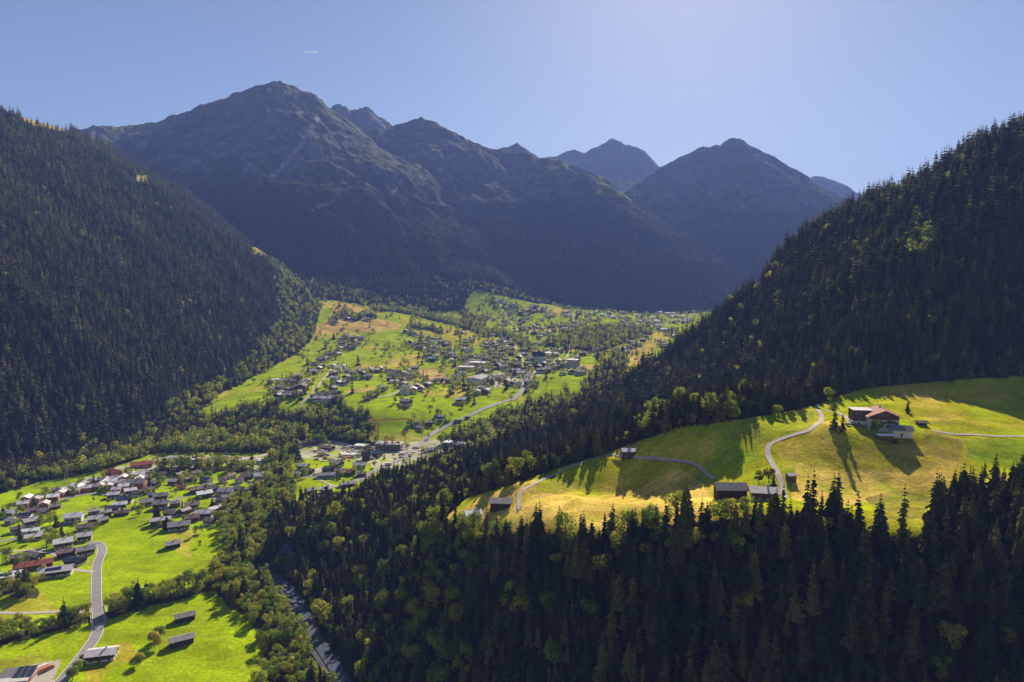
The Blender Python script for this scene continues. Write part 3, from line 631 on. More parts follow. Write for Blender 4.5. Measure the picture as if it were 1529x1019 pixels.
near = [  # px, py, spec, turn, label
 (111,777, chalet(16,13,6.5,'pale_roof',upper=None), 20, 'big white house under a broad pale roof, above the bend of the village lane'),
 (143,779, chalet(13,10,5.5,'pale_roof'), 25, 'house with a pale roof at the upper end of the row along the village lane'),
 (127,790, S(15,9,4.5,'white',None,'brown_roof'), 28, 'low house with a brown roof beside the cream garage on the village lane'),
 (127,805, chalet(12,10,5.5,'pale_roof'), 25, 'timber house with a pale grey roof just above the hairpin of the curved road'),
 (95,816, chalet(15,12,6.5,'pale_roof'), 32, 'large house with a pale tan roof beside the tall tree clump'),
 (99,829, S(14,9,5,'brown','timber','brown_roof'), 30, 'brown roofed timber house between the pale roofed house and the blue roof'),
 (128,826, chalet(14,11,5.5,'grey_roof',upper='timber'), 35, 'dark timber house with a grey roof right inside the road hairpin'),
 (113,841, S(15,10,4.5,'white','timber','dark_roof'), -8, 'house with a dark blue roof near the road hairpin'),
 (53,833, S(13,10,4.5,'brown',None,'grey_roof'), -20, 'grey roofed house behind the long red roof'),
 (26,836, S(10,8,4.5,'timber',None,'brown_roof'), 30, 'small brown roofed house between the orchard trees and the red roof'),
 (51,847, S(28,11,4.5,'brown','timber','red_roof',balc=False), 30, 'long barn with a bright red roof'),
 (84,857, S(24,12,5,'white','brown','pale_roof',solar=True), 22, 'long house with solar panels on its pale roof below the red barn'),
 (12,865, S(18,11,5,'white','brown','white_roof',solar=True), 28, 'white roofed house with a dark panel, just above the orchard bushes'),
 (31,868, S(13,8,3.5,'salmon',None,'pale_roof',balc=False), -15, 'low pinkish building beside the white roofed house'),
 (52,804, S(15,9,4,'white','timber','pale_roof'), 30, 'grey roofed house on the lower lane with a dark open front'),
 (46,794, S(15,7,3,'cream',None,'white_roof',balc=False,wins=False), 25, 'low pale shed roof standing in the upper left meadow'),
 (47,783, chalet(14,11,6,'grey_roof',upper='timber'), 50, 'dark timber house with a lilac grey roof and deep overhang by the pale shed'),
 (39,773, S(12,9,4.5,'white',None,'dark_roof'), 10, 'blue grey roofed house behind the lilac roofed timber house'),
 (48,766, S(11,9,5,'white','brown','brown_roof'), 40, 'small house with a brown roof in the top row at the left village end'),
 (13,769, S(14,10,5,'white',None,'pale_roof'), 5, 'pale roofed house at the far left end of the village'),
 (18,780, S(10,8,4,'white',None,'grey_roof'), -20, 'small grey house at the left end of the village, below the pale roofed one'),
 (82,758, S(10,8,3.5,'timber',None,'grey_roof',balc=False), 40, 'lone dark timber hut in the meadow below the salmon houses'),
 (170,710, S(17,13,7,'salmon',None,'red_roof'), -30, 'tall building with a red roof at the wood edge behind the salmon houses'),
 (204,727, S(21,15,8,'salmon',None,'grey_roof'), 12, 'large salmon block, biggest of the salmon buildings'),
 (231,725, chalet(12,10,6,'grey_roof'), -15, 'grey roofed chalet right of the large salmon block'),
 (223,734, S(12,9,5,'timber','brown','brown_roof'), 20, 'dark timber house with a tan roof in front of the salmon block'),
 (195,737, S(12,9,6,'white','salmon','white_roof'), 35, 'white roofed house at the lower edge of the salmon cluster'),
 (170,742, chalet(12,9,5,'pale_roof'), 20, 'pale roofed house at the top of the dense group below the salmon cluster'),
 (187,750, S(15,11,5.5,'white','brown','dark_roof'), 15, 'wide house with a blue grey roof in the dense group below the salmon cluster'),
 (179,757, S(14,9,5,'cream',None,'white_roof'), 25, 'house with a shining whitish roof in the dense group'),
 (169,762, S(13,9,4.5,'white','timber','dark_roof'), 10, 'low dark roofed house at the left corner of the dense group'),
 (182,768, S(14,9,4,'timber',None,'brown_roof'), 20, 'brown roofed house at the lower corner of the dense group'),
 (260,722, S(11,10,5,'white','timber','pale_roof'), -5, 'house with a square pale lilac roof beside the upper meadow'),
 (272,729, S(9,8,3.5,'salmon',None,'red_roof',balc=False), 10, 'small house with an orange roof'),
 (281,719, chalet(12,10,6,'brown_roof',upper='timber'), 60, 'timber house with a brown roof behind the orange roofed one'),
 (293,709, S(12,9,5,'brown','timber','brown_roof'), 45, 'brown house closest to the tall hedgerow'),
 (308,719, S(14,9,5,'white',None,'dark_roof'), -25, 'blue roofed house at the right end of the tall hedgerow'),
 (293,734, S(13,11,5,'timber',None,'brown_roof'), 35, 'dark timber house left of the shining white roof'),
 (305,741, S(16,11,5.5,'brown','timber','white_roof'), 35, 'house whose roof shines white in the middle of the village'),
 (319,733, S(12,10,5.5,'white','brown','brown_roof'), -20, 'brown roofed house between the shining roof and the blue grey block'),
 (240,745, chalet(15,11,6,'grey_roof',upper='timber'), 25, 'upper house of the pair with broad grey roofs in the middle meadow'),
 (219,753, S(14,11,5,'white','timber','grey_roof'), 30, 'left house of the three with grey roofs in the middle meadow'),
 (240,757, chalet(14,11,6,'grey_roof'), 12, 'lower house of the three with grey roofs, white beneath a balcony'),
 (287,758, chalet(14,11,5.5,'brown_roof'), 25, 'house with a brown roof and white lower floor below the shining roof'),
 (324,761, S(20,8,4,'white',None,'pale_roof'), 55, 'long narrow house with a pale lilac roof near the river trees'),
 (257,769, S(14,10,4.5,'white','timber','brown_roof'), -20, 'dark brown roofed house behind the long timber barn'),
 (240,782, S(19,9,6,'brown','brown','pale_roof'), 28, 'long timber house with a pale ridge facing the big meadow'),
 (268,788, S(20,13,5,'white','timber','grey_roof'), 22, 'broad grey roofed house with a dormer at the bottom edge of the village'),
 (286,776, S(15,11,4.5,'brown',None,'brown_roof'), 20, 'brown roofed house beside the broad house with the dormer'),
 (305,770, S(17,11,5,'white','brown','pale_roof'), 12, 'pale pinkish roofed house with a white lower floor near the river trees'),
 (338,737, S(17,12,6,'white',None,'grey_roof'), 5, 'blue grey block with a flat pitched roof'),
 (340,746, S(14,10,5.5,'white','timber','brown_roof'), 40, 'dark timber house in front of the blue grey block'),
 (356,734, S(11,10,6,'white',None,'grey_roof'), -25, 'white house with a grey hipped look right of the blue grey block'),
 (369,714, S(14,11,5,'timber',None,'brown_roof'), -10, 'dark house left of the tall whitish house at the village end'),
 (389,716, S(12,11,7.5,'white',None,'pale_roof'), -5, 'tall whitish house at the right end of the village'),
 (212,696, S(26,14,5,'salmon',None,'red_roof',balc=False), 25, 'long workshop with a red roof on the gravel ground'),
 (258,816, S(12,9,4.5,'timber',None,'grey_roof',balc=False,wins=False), 35, 'lone dark hut in the dry patch of the big meadow'),
 (453,699, chalet(14,10,5,'pale_roof'), -10, 'white house with a pinkish roof at the left of the crane side hamlet'),
 (441,710, S(11,9,4.5,'white',None,'grey_roof'), 15, 'small white house behind the round tree in the crane side hamlet'),
 (462,705, S(11,8,4.5,'brown',None,'brown_roof'), -25, 'small brown house right of the round tree in the crane side hamlet'),
 (488,671, S(24,11,5,'white','timber','brown_roof'), -22, 'long brown roofed hall on the building ground'),
 (482,679, S(11,9,5,'white',None,'pale_roof'), 0, 'small pale house in front of the long brown roofed hall'),
 (503,695, chalet(16,12,5.5,'grey_roof'), -30, 'grey roofed chalet at the top of the crane side hamlet'),
 (490,704, S(12,10,5,'timber',None,'dark_roof'), -35, 'dark roofed house above the long white building'),
 (488,712, S(25,9,4.5,'white',None,'grey_roof'), 8, 'long white building with a flat grey roof in the crane side hamlet'),
 (510,706, S(15,9,4.5,'brown',None,'brown_roof'), -10, 'brown house between the chalet and the red roofed house'),
 (521,708, S(14,11,5,'timber',None,'red_roof'), -35, 'dark house with a reddish roof in the crane side hamlet'),
 (537,698, chalet(17,11,5.5,'pale_roof',upper='timber'), 5, 'dark house with a pale roof near the tall pointed roofs'),
 (539,710, S(10,9,4.5,'brown',None,'brown_roof'), 20, 'small brown house at the right edge of the crane side hamlet'),
 (547,686, S(12,12,8,'timber',None,'brown_roof',pitch=.8), 10, 'tall dark house with a steep roof beside the building ground'),
 (563,681, S(13,10,6.5,'brown',None,'grey_roof',pitch=.6), -20, 'steep roofed house right of the tall dark one'),
 (518,725, S(18,8,4,'timber',None,'grey_roof',balc=False), 30, 'long grey roofed barn on the slope meadow below the hamlet'),
 (487,735, S(13,10,6,'white',None,'white_roof',solar=True), 25, 'white house with a striped panel roof below the hamlet'),
 (466,735, S(10,8,4.5,'timber',None,'grey_roof'), 30, 'small dark hut left of the striped panel roof'),
 (477,747, S(12,9,5,'cream',None,'brown_roof'), 20, 'house with a reddish brown roof at the wood edge'),
 (463,752, S(7,5,2.5,'white',None,'white_roof',balc=False,chim=False), 5, 'tiny white shed beside the reddish brown roofed house'),
 (431,668, S(14,9,5,'brown',None,'pale_roof'), 10, 'lone brownish house among the trees left of the building ground'),
 (446,664, S(12,8,4.5,'cream',None,'grey_roof'), -12, 'greyish house at the left end of the building ground'),
 (667,665, S(18,12,7,'white',None,'white_roof',pitch=.08), 5, 'modern white block with a nearly flat roof beyond the spruce tops'),
 (688,666, S(17,12,5,'cream',None,'white_roof'), -25, 'pale hall with a whitish roof beside the modern white block'),
 (706,663, S(12,8,3.5,'white',None,'pale_roof'), 5, 'low pale building half hidden by the spruce tops'),
 (643,674, S(14,10,4.5,'white',None,'grey_roof'), 10, 'white and grey workshop beside the car park'),
 (652,681, S(12,8,4,'white',None,'brown_roof'), -20, 'brown roofed shed at the lower side of the car park'),
 (657,625, S(15,10,6,'white','timber','grey_roof'), -8, 'house with a long grey roof on the terrace tip above the main road'),
 (640,634, S(11,9,6,'timber',None,'grey_roof'), 20, 'dark house at the top left of the terrace tip'),
 (622,634, S(11,9,5,'white','timber','brown_roof'), 10, 'half hidden dark roofed house at the left of the terrace tip'),
 (628,641, S(10,8,5,'white',None,'grey_roof'), -20, 'whitish fronted house lowest on the terrace tip'),
 (735,642, S(12,8,4,'white',None,'pale_roof'), 5, 'low whitish building on its own in the wood beyond the main road'),
 (761,650, S(10,8,4.5,'salmon',None,'pale_roof'), 10, 'small pinkish house in the wood near the little bright clearing'),
 (623,703, S(24,13,6,'white',None,'pale_roof',balc=False,pitch=.15), 18, 'large pale roofed hall between the main road and the spruce slope'),
 (603,712, S(18,11,5,'white',None,'white_roof',balc=False,pitch=.12), 15, 'flat white roofed hall at the spruce slope below the main road'),
 (541,668, S(20,12,5,'cream',None,'white_roof',balc=False,pitch=.12), -12, 'flat pale site hall left of the unfinished block'),
 (520,681, S(22,10,4.5,'white',None,'pale_roof',balc=False,pitch=.15), -4, 'long pale shed in the middle of the building ground'),
 (395,690, S(26,13,5,'white',None,'pale_roof',balc=False,pitch=.15), 5, 'long pale roofed depot on the gravel ground behind the village end'),
 (300,689, S(30,12,5,'cream',None,'pale_roof',balc=False,pitch=.12), 3, 'long pale hall on the gravel strip behind the tall hedgerow'),
 (262,686, S(18,10,5,'white',None,'grey_roof',balc=False,pitch=.15), 8, 'grey roofed hall on the gravel strip right of the red roofed workshop'),
]
for px, py, sp, rz, lb in near: place(sp, px, py+1, rz, 'house', lb, 'house', 'houses of the valley village', rad=7, sc=.86)
for px, py in [(245,712),(268,712),(230,744),(205,741),(310,729),(333,721),(345,714),(357,721),(380,729),(276,767),(262,756),(336,770),(313,783),(331,752),(66,768),(25,795),(152,782),(158,770),(140,768),(398,728)]:
    place(S(10,8,5,'white' if px % 2 else 'brown','timber' if px % 3 else None,'brown_roof' if px % 2 else 'grey_roof',wins=True,balc=False), px, py, random.choice((20,35,-15,60)), 'house', ('brown' if px % 2 else 'grey')+' roofed little house squeezed between larger ones in the '+('left' if px < 170 else 'middle' if px < 290 else 'right')+' of the valley village', 'house', 'little houses of the valley village', rad=6, sc=.85)
salmon = [(35,757),(40,748),(56,750),(66,757),(80,747),(86,736),(92,740),(100,736),(107,732),(113,736),(118,733),(124,728),(131,725),(137,722),(142,731),(149,729),(155,724),(158,720),(163,730),(167,723),(173,718),(178,725),(184,718),(191,725),(175,735),(186,731),(190,714),(198,713),(209,713),(217,709),(219,716),(208,719),(146,721),(129,733)]
for i, (px, py) in enumerate(salmon):
    place(S(10,9,6,'salmon',None,('pale_roof','white_roof','grey_roof')[i % 3],balc=i % 2 == 0,pitch=.4), px+random.uniform(-1, 1), py+1, random.choice((15,20,-70,25,100)), 'holiday_house',
          ('pale','white','grey')[i % 3]+' roofed salmon holiday house in the '+('detached left' if px < 75 else 'left' if px < 115 else 'middle' if px < 160 else 'right')+' part of the tight cluster', 'house', 'salmon holiday houses', rad=7, sc=random.uniform(.8, .95))
# hamlets and the upper village: roofs a few pixels wide
far = [ # label, group, points
 ('house in the small hamlet at the lower left corner of the upper terrace', 'houses of the lower left hamlet', [(405,572),(412,570),(418,575),(424,572),(431,570),(438,573),(444,567),(447,564),(420,582),(427,585),(413,583),(419,590),(424,592),(430,593),(437,590),(440,584),(416,594),(446,590),(455,574),(459,571)]),
 ('large dark barn at the right side of the lower left terrace hamlet', None, [(451,582)]),
 ('house in the sparse row along the lane climbing the left of the terrace', 'houses along the climbing lane', [(468,558),(476,552),(480,548),(464,555),(470,545),(478,540),(486,537),(492,532),(497,528),(505,530)]),
 ('house in the hamlet below the two tall dark trees', 'houses below the two dark trees', [(512,508),(518,503),(525,506),(532,504),(510,515),(516,520),(524,516),(530,512),(535,514),(528,520),(507,522),(540,506)]),
 ('house at the edge of the orange field high on the left', 'houses by the orange field', [(505,475),(512,470),(520,477),(548,478),(556,472),(500,482)]),
 ('house in the band of homes across the middle of the terrace', 'houses of the middle band', [(497,548),(505,552),(512,549),(520,556),(528,559),(535,557),(542,560),(552,553),(560,556),(550,565),(527,567),(498,560),(500,568),(505,575),(497,582),(512,574),(517,566),(567,552),(500,590),(505,596),(497,598),(470,594),(476,598),(482,592),(488,600)]),
 ('house with a rounded roof alone on the lane below the dry strip', None, [(571,582)]),
 ('house in the tight block of homes left of the bare brown field', 'houses left of the brown field', [(580,556),(586,562),(592,557),(596,565),(583,568),(602,560),(608,556),(614,562),(620,552),(588,572),(600,570),(609,567)]),
 ('house strung along the lane across the bright lower meadow', 'houses along the lower meadow lane', [(602,577),(607,581),(604,587),(617,584),(622,580),(628,582),(638,577),(645,573),(654,571),(664,568),(671,571),(681,566),(690,560)]),
 ('round dark roofed hut alone in the bright lower meadow', None, [(606,604)]),
 ('small house with a pale front near the slanting track on the lower meadow', None, [(688,601)]),
 ('house in the upper hamlet under the yellow field', 'houses under the yellow field', [(606,495),(613,498),(620,500),(630,503),(640,505),(648,508),(612,512),(620,516),(628,512),(636,515),(644,512),(650,518),(658,512),(664,516),(670,514),(632,522),(640,524),(648,526),(656,522),(662,528),(670,524),(625,520),(640,532),(650,534),(668,533),(676,530),(674,540),(682,536)]),
 ('house with a turquoise roof below the yellow field hamlet', None, [(646,538)]),
 ('lone hut on the yellow field', None, [(691,498)]),
 ('house in the crowded middle of the upper village', 'houses of the village middle', [(694,538),(700,534),(706,540),(712,536),(718,532),(724,538),(730,534),(736,540),(742,536),(748,530),(726,520),(733,524),(740,518),(748,522),(756,520),(745,545),(752,550),(760,546),(768,540),(775,536),(764,530),(772,548),(780,552),(788,546),(760,556),(770,556),(778,560),(790,536),(796,543),(804,549),(812,545),(820,541),(826,547),(834,541),(840,546),(832,550),(846,541),(700,548),(712,548),(722,552),(735,552),(728,546),(806,556),(818,553),(755,538),(784,530)]),
 ('house in the small group inside the loop of the main road', 'houses inside the road loop', [(752,568),(757,572),(763,574),(774,576),(745,566),(734,572),(728,568),(720,582),(726,586),(712,588),(722,577)]),
 ('house beside the pylon right of the road loop', 'houses right of the road loop', [(790,574),(798,574),(817,555)]),
 ('house in the scattered upper right part of the village', 'houses of the upper right village', [(741,451),(748,449),(755,452),(738,477),(728,474),(766,462),(772,458),(784,465),(790,470),(796,466),(803,464),(788,476),(810,478),(818,470),(765,476),(776,484),(770,495),(755,480),(782,490),(797,498),(806,504),(812,500),(818,497),(828,495),(836,488),(842,493),(848,496),(840,505),(848,508),(858,510),(866,506),(832,504),(845,484),(852,488),(858,482),(866,485),(872,478),(850,466),(846,472),(860,474),(822,453),(830,456),(815,460),(797,488),(877,520),(885,512),(891,524),(893,530),(870,530),(862,536)]),
 ('pale house in the far village at the mouth of the side valley', 'houses of the far village', [(885,470),(893,466),(900,472),(908,468),(915,475),(925,468),(932,468),(952,472),(958,474),(962,479),(955,481),(951,487),(968,482),(975,476),(980,482),(983,488),(990,494),(985,468),(996,470),(1005,469),(1003,474),(1010,473),(1012,480),(1020,481),(1025,479),(1018,474),(1028,476),(930,450+25),(1028,458),(1034,460),(1040,462),(1046,460),(1036,466),(1030,462),(1048,454),(915,488),(918,492)]),
 ('house by the light track at the right end below the dark gully', 'houses below the dark gully', [(943,512),(948,516),(955,515),(960,509),(940,520),(965,504),(936,527),(930,522)]),
 ('large pale roofed hall on the left side of the upper village centre', 'large halls of the village centre', [(697,553),(716,547)]),
 ('long grey roofed hall by the track at the lower end of the village centre', None, [(713,570)]),
 ('long white roofed building at the top of the village centre', 'long white roofs of the village centre', [(811,529),(824,530)]),
 ('white walled church like house in the village centre', None, [(803,540)]),
 ('tall grey block at the right end of the village centre', None, [(856,548)]),
]
rf_ = ['grey_roof','grey_roof','brown_roof','pale_roof','grey_roof','brown_roof']
nfar = 0; later = []
def on_floor(p): return abs(float(H(p[0], p[1]))-float(fV(np.array([p[0]]), np.array([p[1]]))[0])) < 6
for lb, gp, pts in far:
    for i, (px, py) in enumerate(pts):
        if 'far village' in lb and not on_floor(hit(px, py+1)): continue
        sp = dict(L=random.choice((11,13)), W=random.choice((9,10)), h=random.choice((5,6)), wall=random.choice(('white','white','cream','brown')), upper=random.choice((None,'brown','timber')), roof=random.choice(rf_), wins=False, balc=False)
        big = False; sc = 1.0
        if 'far village' in lb: sp.update(roof='white_roof' if i % 3 else 'pale_roof', wall='white', upper=None); sc = 1.25
        if 'dark barn' in lb: sp = dict(L=24, W=15, h=8, wall='timber', upper=None, roof='brown_roof', wins=False, balc=False)
        if 'turquoise' in lb: M.setdefault('teal_roof', mat('turquoise roof', (.12, .55, .45), .6)); sp.update(roof='teal_roof')
        if 'large pale' in lb: sp = dict(L=32, W=20, h=9, wall='cream', upper=None, roof='pale_roof', wins=False, balc=False, pitch=.06)
        if 'long grey' in lb: sp = dict(L=44, W=24, h=8, wall='white', upper=None, roof='grey_roof', wins=False, balc=False, pitch=.2)
        if 'long white' in lb: sp = dict(L=28, W=10, h=5, wall='white', upper=None, roof='white_roof', wins=False, balc=False, pitch=.2)
        if 'church' in lb: sp = dict(L=18, W=16, h=12, wall='white', upper=None, roof='dark_roof', wins=False, balc=False, pitch=.8)
        if 'tall grey block' in lb: sp = dict(L=18, W=18, h=15, wall='concrete', upper=None, roof='pale_roof', wins=False, balc=False, pitch=.08)
        rn_ = {'grey_roof': 'grey roofed ', 'brown_roof': 'brown roofed ', 'pale_roof': 'pale roofed ', 'white_roof': 'white roofed '}.get(sp['roof'], '') if lb.startswith('house') and len(pts) > 1 else ''
        later.append((hit(px+random.uniform(-.6, .6), py+1), S(door=False, **sp), random.choice((5,15,-10,20,95,75,-20)), rn_+lb, gp, 8+sp['L']*.25, sc*random.uniform(1.05, 1.3)))
later.sort(key=lambda q: q[0][1]-(2000 if q[4] is None else 0))
KEEP = 128; mass = []
for p, parts, rz, lb, gp, rad, sc in later[:KEEP]: place(parts, None, p, rz, 'house', lb, 'house', gp, rad=rad, sc=sc)
for p, parts, rz, lb, gp, rad, sc in later[KEEP:]: mass.append((p, parts, rz, sc)); OCC.append((p[0], p[1], rad))
# further small houses between them, too far off to be told apart
tries = 0
while len(mass) < 330 and tries < 6000:
    tries += 1
    if random.random() < .5: px, py = random.uniform(690, 870), random.uniform(505, 560)
    else: px, py = random.uniform(730, 1015), random.uniform(456, 520)
    if float(noise(np.array(px/28.), np.array(py/11.))) < .02 or inpoly(np.array(px), np.array(py), [(820,500),(980,488),(985,505),(900,545),(860,530),(822,522)]): continue
    p = hit(px, py)
    if p[1] < 1350 or not on_floor(p) or any((p[0]-q[0])**2+(p[1]-q[1])**2 < (q[2]+4)**2 for q in OCC): continue
    sp = dict(L=random.choice((10, 12)), W=9, h=random.choice((5, 6)), wall=random.choice(('white', 'cream', 'brown')), upper=random.choice((None, 'brown', 'timber')), roof=random.choice(rf_ if p[1] < 2600 else ['white_roof', 'pale_roof', 'grey_roof']), wins=False, balc=False, door=False)
    mass.append((p, S(**sp), random.choice((5, 15, -10, 20, 95, 75)), random.uniform(.95, 1.25))); OCC.append((p[0], p[1], 9))
mv, mf, mi, mats = [], [], [], []
for p, parts, rz, sc in mass:
    c_, s_ = math.cos(math.radians(rz))*sc, math.sin(math.radians(rz))*sc
    for nm, me_, subs in parts:
        for m_ in [me_]+[q[1] for q in subs]:
            mt = m_.materials[0]
            if mt not in mats: mats.append(mt)
            n0 = len(mv); mv += [(p[0]+v.co.x*c_-v.co.y*s_, p[1]+v.co.x*s_+v.co.y*c_, p[2]-.2+v.co.z*sc) for v in m_.vertices]
            for f in m_.polygons: mf.append(tuple(n0+k for k in f.vertices)); mi.append(mats.index(mt))
me_ = bpy.data.meshes.new('far_village_houses'); me_.from_pydata(mv, [], mf)
for mt in mats: me_.materials.append(mt)
me_.polygons.foreach_set('material_index', mi); me_.update()
fh = bpy.data.objects.new('far_village_houses', me_); C.objects.link(fh); tag(fh, 'mass of tiny far off houses filling the upper village and the mouth of the side valley', 'houses', kind='stuff')
nfar = len(later)+len(mass)
print('houses', len(near)+len(salmon)+nfar, round(time.time()-T0, 1))
# ------------------------------------------------------------------ buildings near the camera
def bottom_house():
    r = place(S(14.5,8.5,4.8,'white','timber','pale_roof',balc=True,chim=True,over=1.1,pitch=.34), 153, 984, 14, 'house', 'dark timber house with a pale roof right beside the bend of the valley road', 'house', rad=9)
bottom_house()
for px, py, lb in ((276,926,'upper of the two dark field barns in the lower meadow'), (271,961,'lower of the two dark field barns in the lower meadow')):
    place(S(11.5 if py < 940 else 13, 6.5,3.8,'timber',None,'grey_roof',wins=False,balc=False,chim=False,over=.7), px, py, 32, 'field_barn', lb, 'barn', 'field barns in the lower meadow', rad=8)
# workshop with the sloping blue panes at the bottom left corner
p = hit(28, 1022); ws = empty('workshop', (p[0], p[1], p[2]), math.radians(10), label='workshop with a dark blue sloping glazed roof beside the paved yard', cat='workshop'); OCC.append((p[0], p[1], 14))
m = MB(); m.box(-9, 7, -6, 5, -2, 5); m.build('wall', M['concrete'], ws)
m = MB(); m.poly((-9.6,-7,3.6),(-2,-7,3.6),(-2,5.4,6.8),(-9.6,5.4,6.8)); m.poly((-9.6,5.4,6.6),(-2,5.4,6.6),(-2,-7,3.4),(-9.6,-7,3.4)); m.build('side_roof', M['grey_roof'], ws)
m = MB(); m.poly((-2,-7.4,3.8),(7.6,-7.4,3.8),(7.6,5.6,7.1),(-2,5.6,7.1)); m.poly((-2,5.6,6.9),(7.6,5.6,6.9),(7.6,-7.4,3.6),(-2,-7.4,3.6)); rr = m.build('roof', M['dark_roof'], ws)
for i in range(4): m = MB(); x = -2+i*3.1; m.bar((x,-7.4,3.9),(x,5.6,7.2),.08); m.build('glazing_bar', M['metal'], rr)
m = MB(); m.box(7.3,7.7,-7.6,5.7,3.6,4.1); m.build('gutter_board', M['red_roof'], ws)
p = hit(66, 1003)
for i, (cm, dx, dy) in enumerate((('salmon',0,0),('cream',-3.2,.9))):
    st = MB(); st.box(-1.2,1.2,-5,5,0,1.5); st.box(-1.2,1.2,-4,4,1.5,2.3); o = st.build('timber_stack', M[cm], label=('long orange stack of boards in the paved yard','pale stack of boards next to the orange stack in the yard')[i], cat='timber stack'); o.location = (p[0]+dx, p[1]+dy, p[2]+.3); o.rotation_euler.z = -.6
# hill farm
place(S(15,9,6.2,'timber',None,'shingle',wins=False,balc=False,chim=False,over=1.0,pitch=.5,door=True), 1090, 744, -3, 'barn', 'large weathered barn with old shingle roof at the end of the hill path', 'barn', rad=9)
place(S(12,9,4.5,'white','brown','pale_roof',over=1.2,pitch=.35), 1140, 744, -12, 'farmhouse', 'farmhouse with a pale metal roof between the barn and the hill road', 'house', rad=8)
place(S(4.2,3.6,3.4,'brown',None,'pale_roof',wins=False,balc=False,chim=False,over=.4), 1181, 718, 6, 'hut', 'tiny brown hut right of the hill road', 'hut', rad=4)
place(S(8.5,6.5,5,'timber','timber','pale_roof',over=.6), 938, 683, -2, 'house', 'small dark house with white windows on the hill path above the forest', 'house', rad=6)
place(S(12,8,4,'timber',None,'grey_roof',wins=False,balc=False,chim=False), 748, 757, -4, 'barn', 'low barn with a grey roof at the lower tip of the hill meadow', 'barn', rad=8)
place(S(9,7,4,'white',None,'white_roof',balc=False), 706, 775, 20, 'house', 'small white house almost hidden by the trees at the tip of the hill meadow', 'house', rad=6)
place(S(13,9,4.5,'timber',None,'grey_roof',balc=False), 990, 622, -8, 'hut', 'dark hut in the little clearing behind the hill', 'hut', rad=8)
p = hit(1318, 640); ch = empty('farm_chalet', (p[0], p[1]+3, float(H(p[0], p[1]+3))), math.radians(76), label='big farm chalet with white lower floor, timber gable and broad reddish roof', cat='house'); OCC.append((p[0], p[1]+4, 15))
put_parts(ch, S(17,17,8.2,'white',None,'red_roof',wins=True,balc=False,over=2.0,pitch=.42,door=False))
m = MB(); m.poly((-8.62,-8.4,6.0),(-8.62,8.4,6.0),(-8.62,8.4,8.2),(-8.62,0,11.7),(-8.62,-8.4,8.2)); m.poly((-8.56,-8.4,8.2),(-8.56,0,11.7),(-8.56,8.4,8.2),(-8.56,8.4,6.0),(-8.56,-8.4,6.0)); m.build('gable_boarding', M['brown'], ch)
for y_, z_ in ((-5,1),(-1.8,1),(1.8,1),(5,1),(-5.5,4.4),(-2.2,4.4),(2.2,4.4),(5.5,4.4),(-2,8),(2,8)):
    m = MB(); m.box(-8.8,-8.63,y_-.75,y_+.75,z_,z_+1.4); w_ = m.build('window', M['frame'], ch); m = MB(); m.box(-8.84,-8.8,y_-.6,y_+.6,z_+.12,z_+1.28); m.build('pane', M['window'], w_)
for k in range(5): m = MB(); x = -8.5+k*4.1; m.bar((x,-.7,11.62),(x,-9.9,7.76),.16,k=4); m.bar((x,.7,11.62),(x,9.9,7.76),.16,k=4); m.build('roof_batten', M['pale_roof'], ch)
m = MB(); m.box(-10,-8.6,-7.5,7.5,3.9,4.05); m.box(-10.1,-10,-7.5,7.5,4.05,5.0); m.box(-9.9,-8.6,-5.5,5.5,6.6,6.75); m.box(-10,-9.9,-5.5,5.5,6.75,7.6); m.build('balcony', M['brown'], ch)
p = hit(1288, 634); wg = empty('farm_wing', (p[0], p[1]+3, p[2]), math.radians(-8), label='flat roofed dark timber wing with a white ground floor, left of the big chalet', cat='house'); OCC.append((p[0], p[1]+3, 9))
m = MB(); m.box(-5.5,5.5,-4.5,5,-3,2.6); m.build('wall', M['white'], wg); m = MB(); m.box(-5.8,5.8,-4.8,5.3,2.6,9.2); m.build('upper_wall', M['brown'], wg)
m = MB(); m.box(-6.3,6.3,-5.3,5.8,9.2,9.6); m.build('roof', M['pale_roof'], wg)
for x in (-3.8,-1.2,1.6,4.2):
    for z in (3.6,6.6):
        m = MB(); m.box(x-.8,x+.8,-4.95,-4.8,z,z+1.4); w_ = m.build('window', M['frame'], wg); m = MB(); m.box(x-.65,x+.65,-4.99,-4.95,z+.15,z+1.25); m.build('pane', M['window'], w_)
place(S(10,8,6.5,'brown',None,'brown_roof',balc=False,pitch=.25), 1302, 632, -5, 'farm_annex', 'low brown roofed annex joining the flat wing and the chalet', 'house', rad=5)
place(S(11.5,7.5,4.2,'white',None,'grey_roof',balc=False,pitch=.5,chim=False,wins=False), 1344, 650, -8, 'farm_stable', 'white stable with a dark grey roof in front of the big chalet', 'stable', rad=8)
place(S(8.5,5.5,3,'brown',None,'white_roof',balc=False,chim=False,wins=False,pitch=.15,over=.7), 1320, 656, -6, 'farm_shed', 'brown shed with a pale flat roof casting a long shadow down the meadow', 'shed', rad=6)
place(S(5,4,1.8,'timber',None,'brown_roof',balc=False,chim=False,wins=False), 1376, 634, -8, 'garden_hut', 'small garden hut on the rise right of the big chalet', 'hut', rad=4)
p = hit(1300, 668); fp = [hit(*q) for q in [(1262,646),(1280,652),(1300,660),(1330,664),(1362,664)]]
fpts = curve_pts([(1258,645),(1280,652),(1302,661),(1335,665),(1372,661),(1392,650)], 3.2)
fr = empty('pasture_fence', (fpts[0][0], fpts[0][1], 0), label='thin wooden pasture fence curving below the farm buildings', cat='fence')
rl = MB()
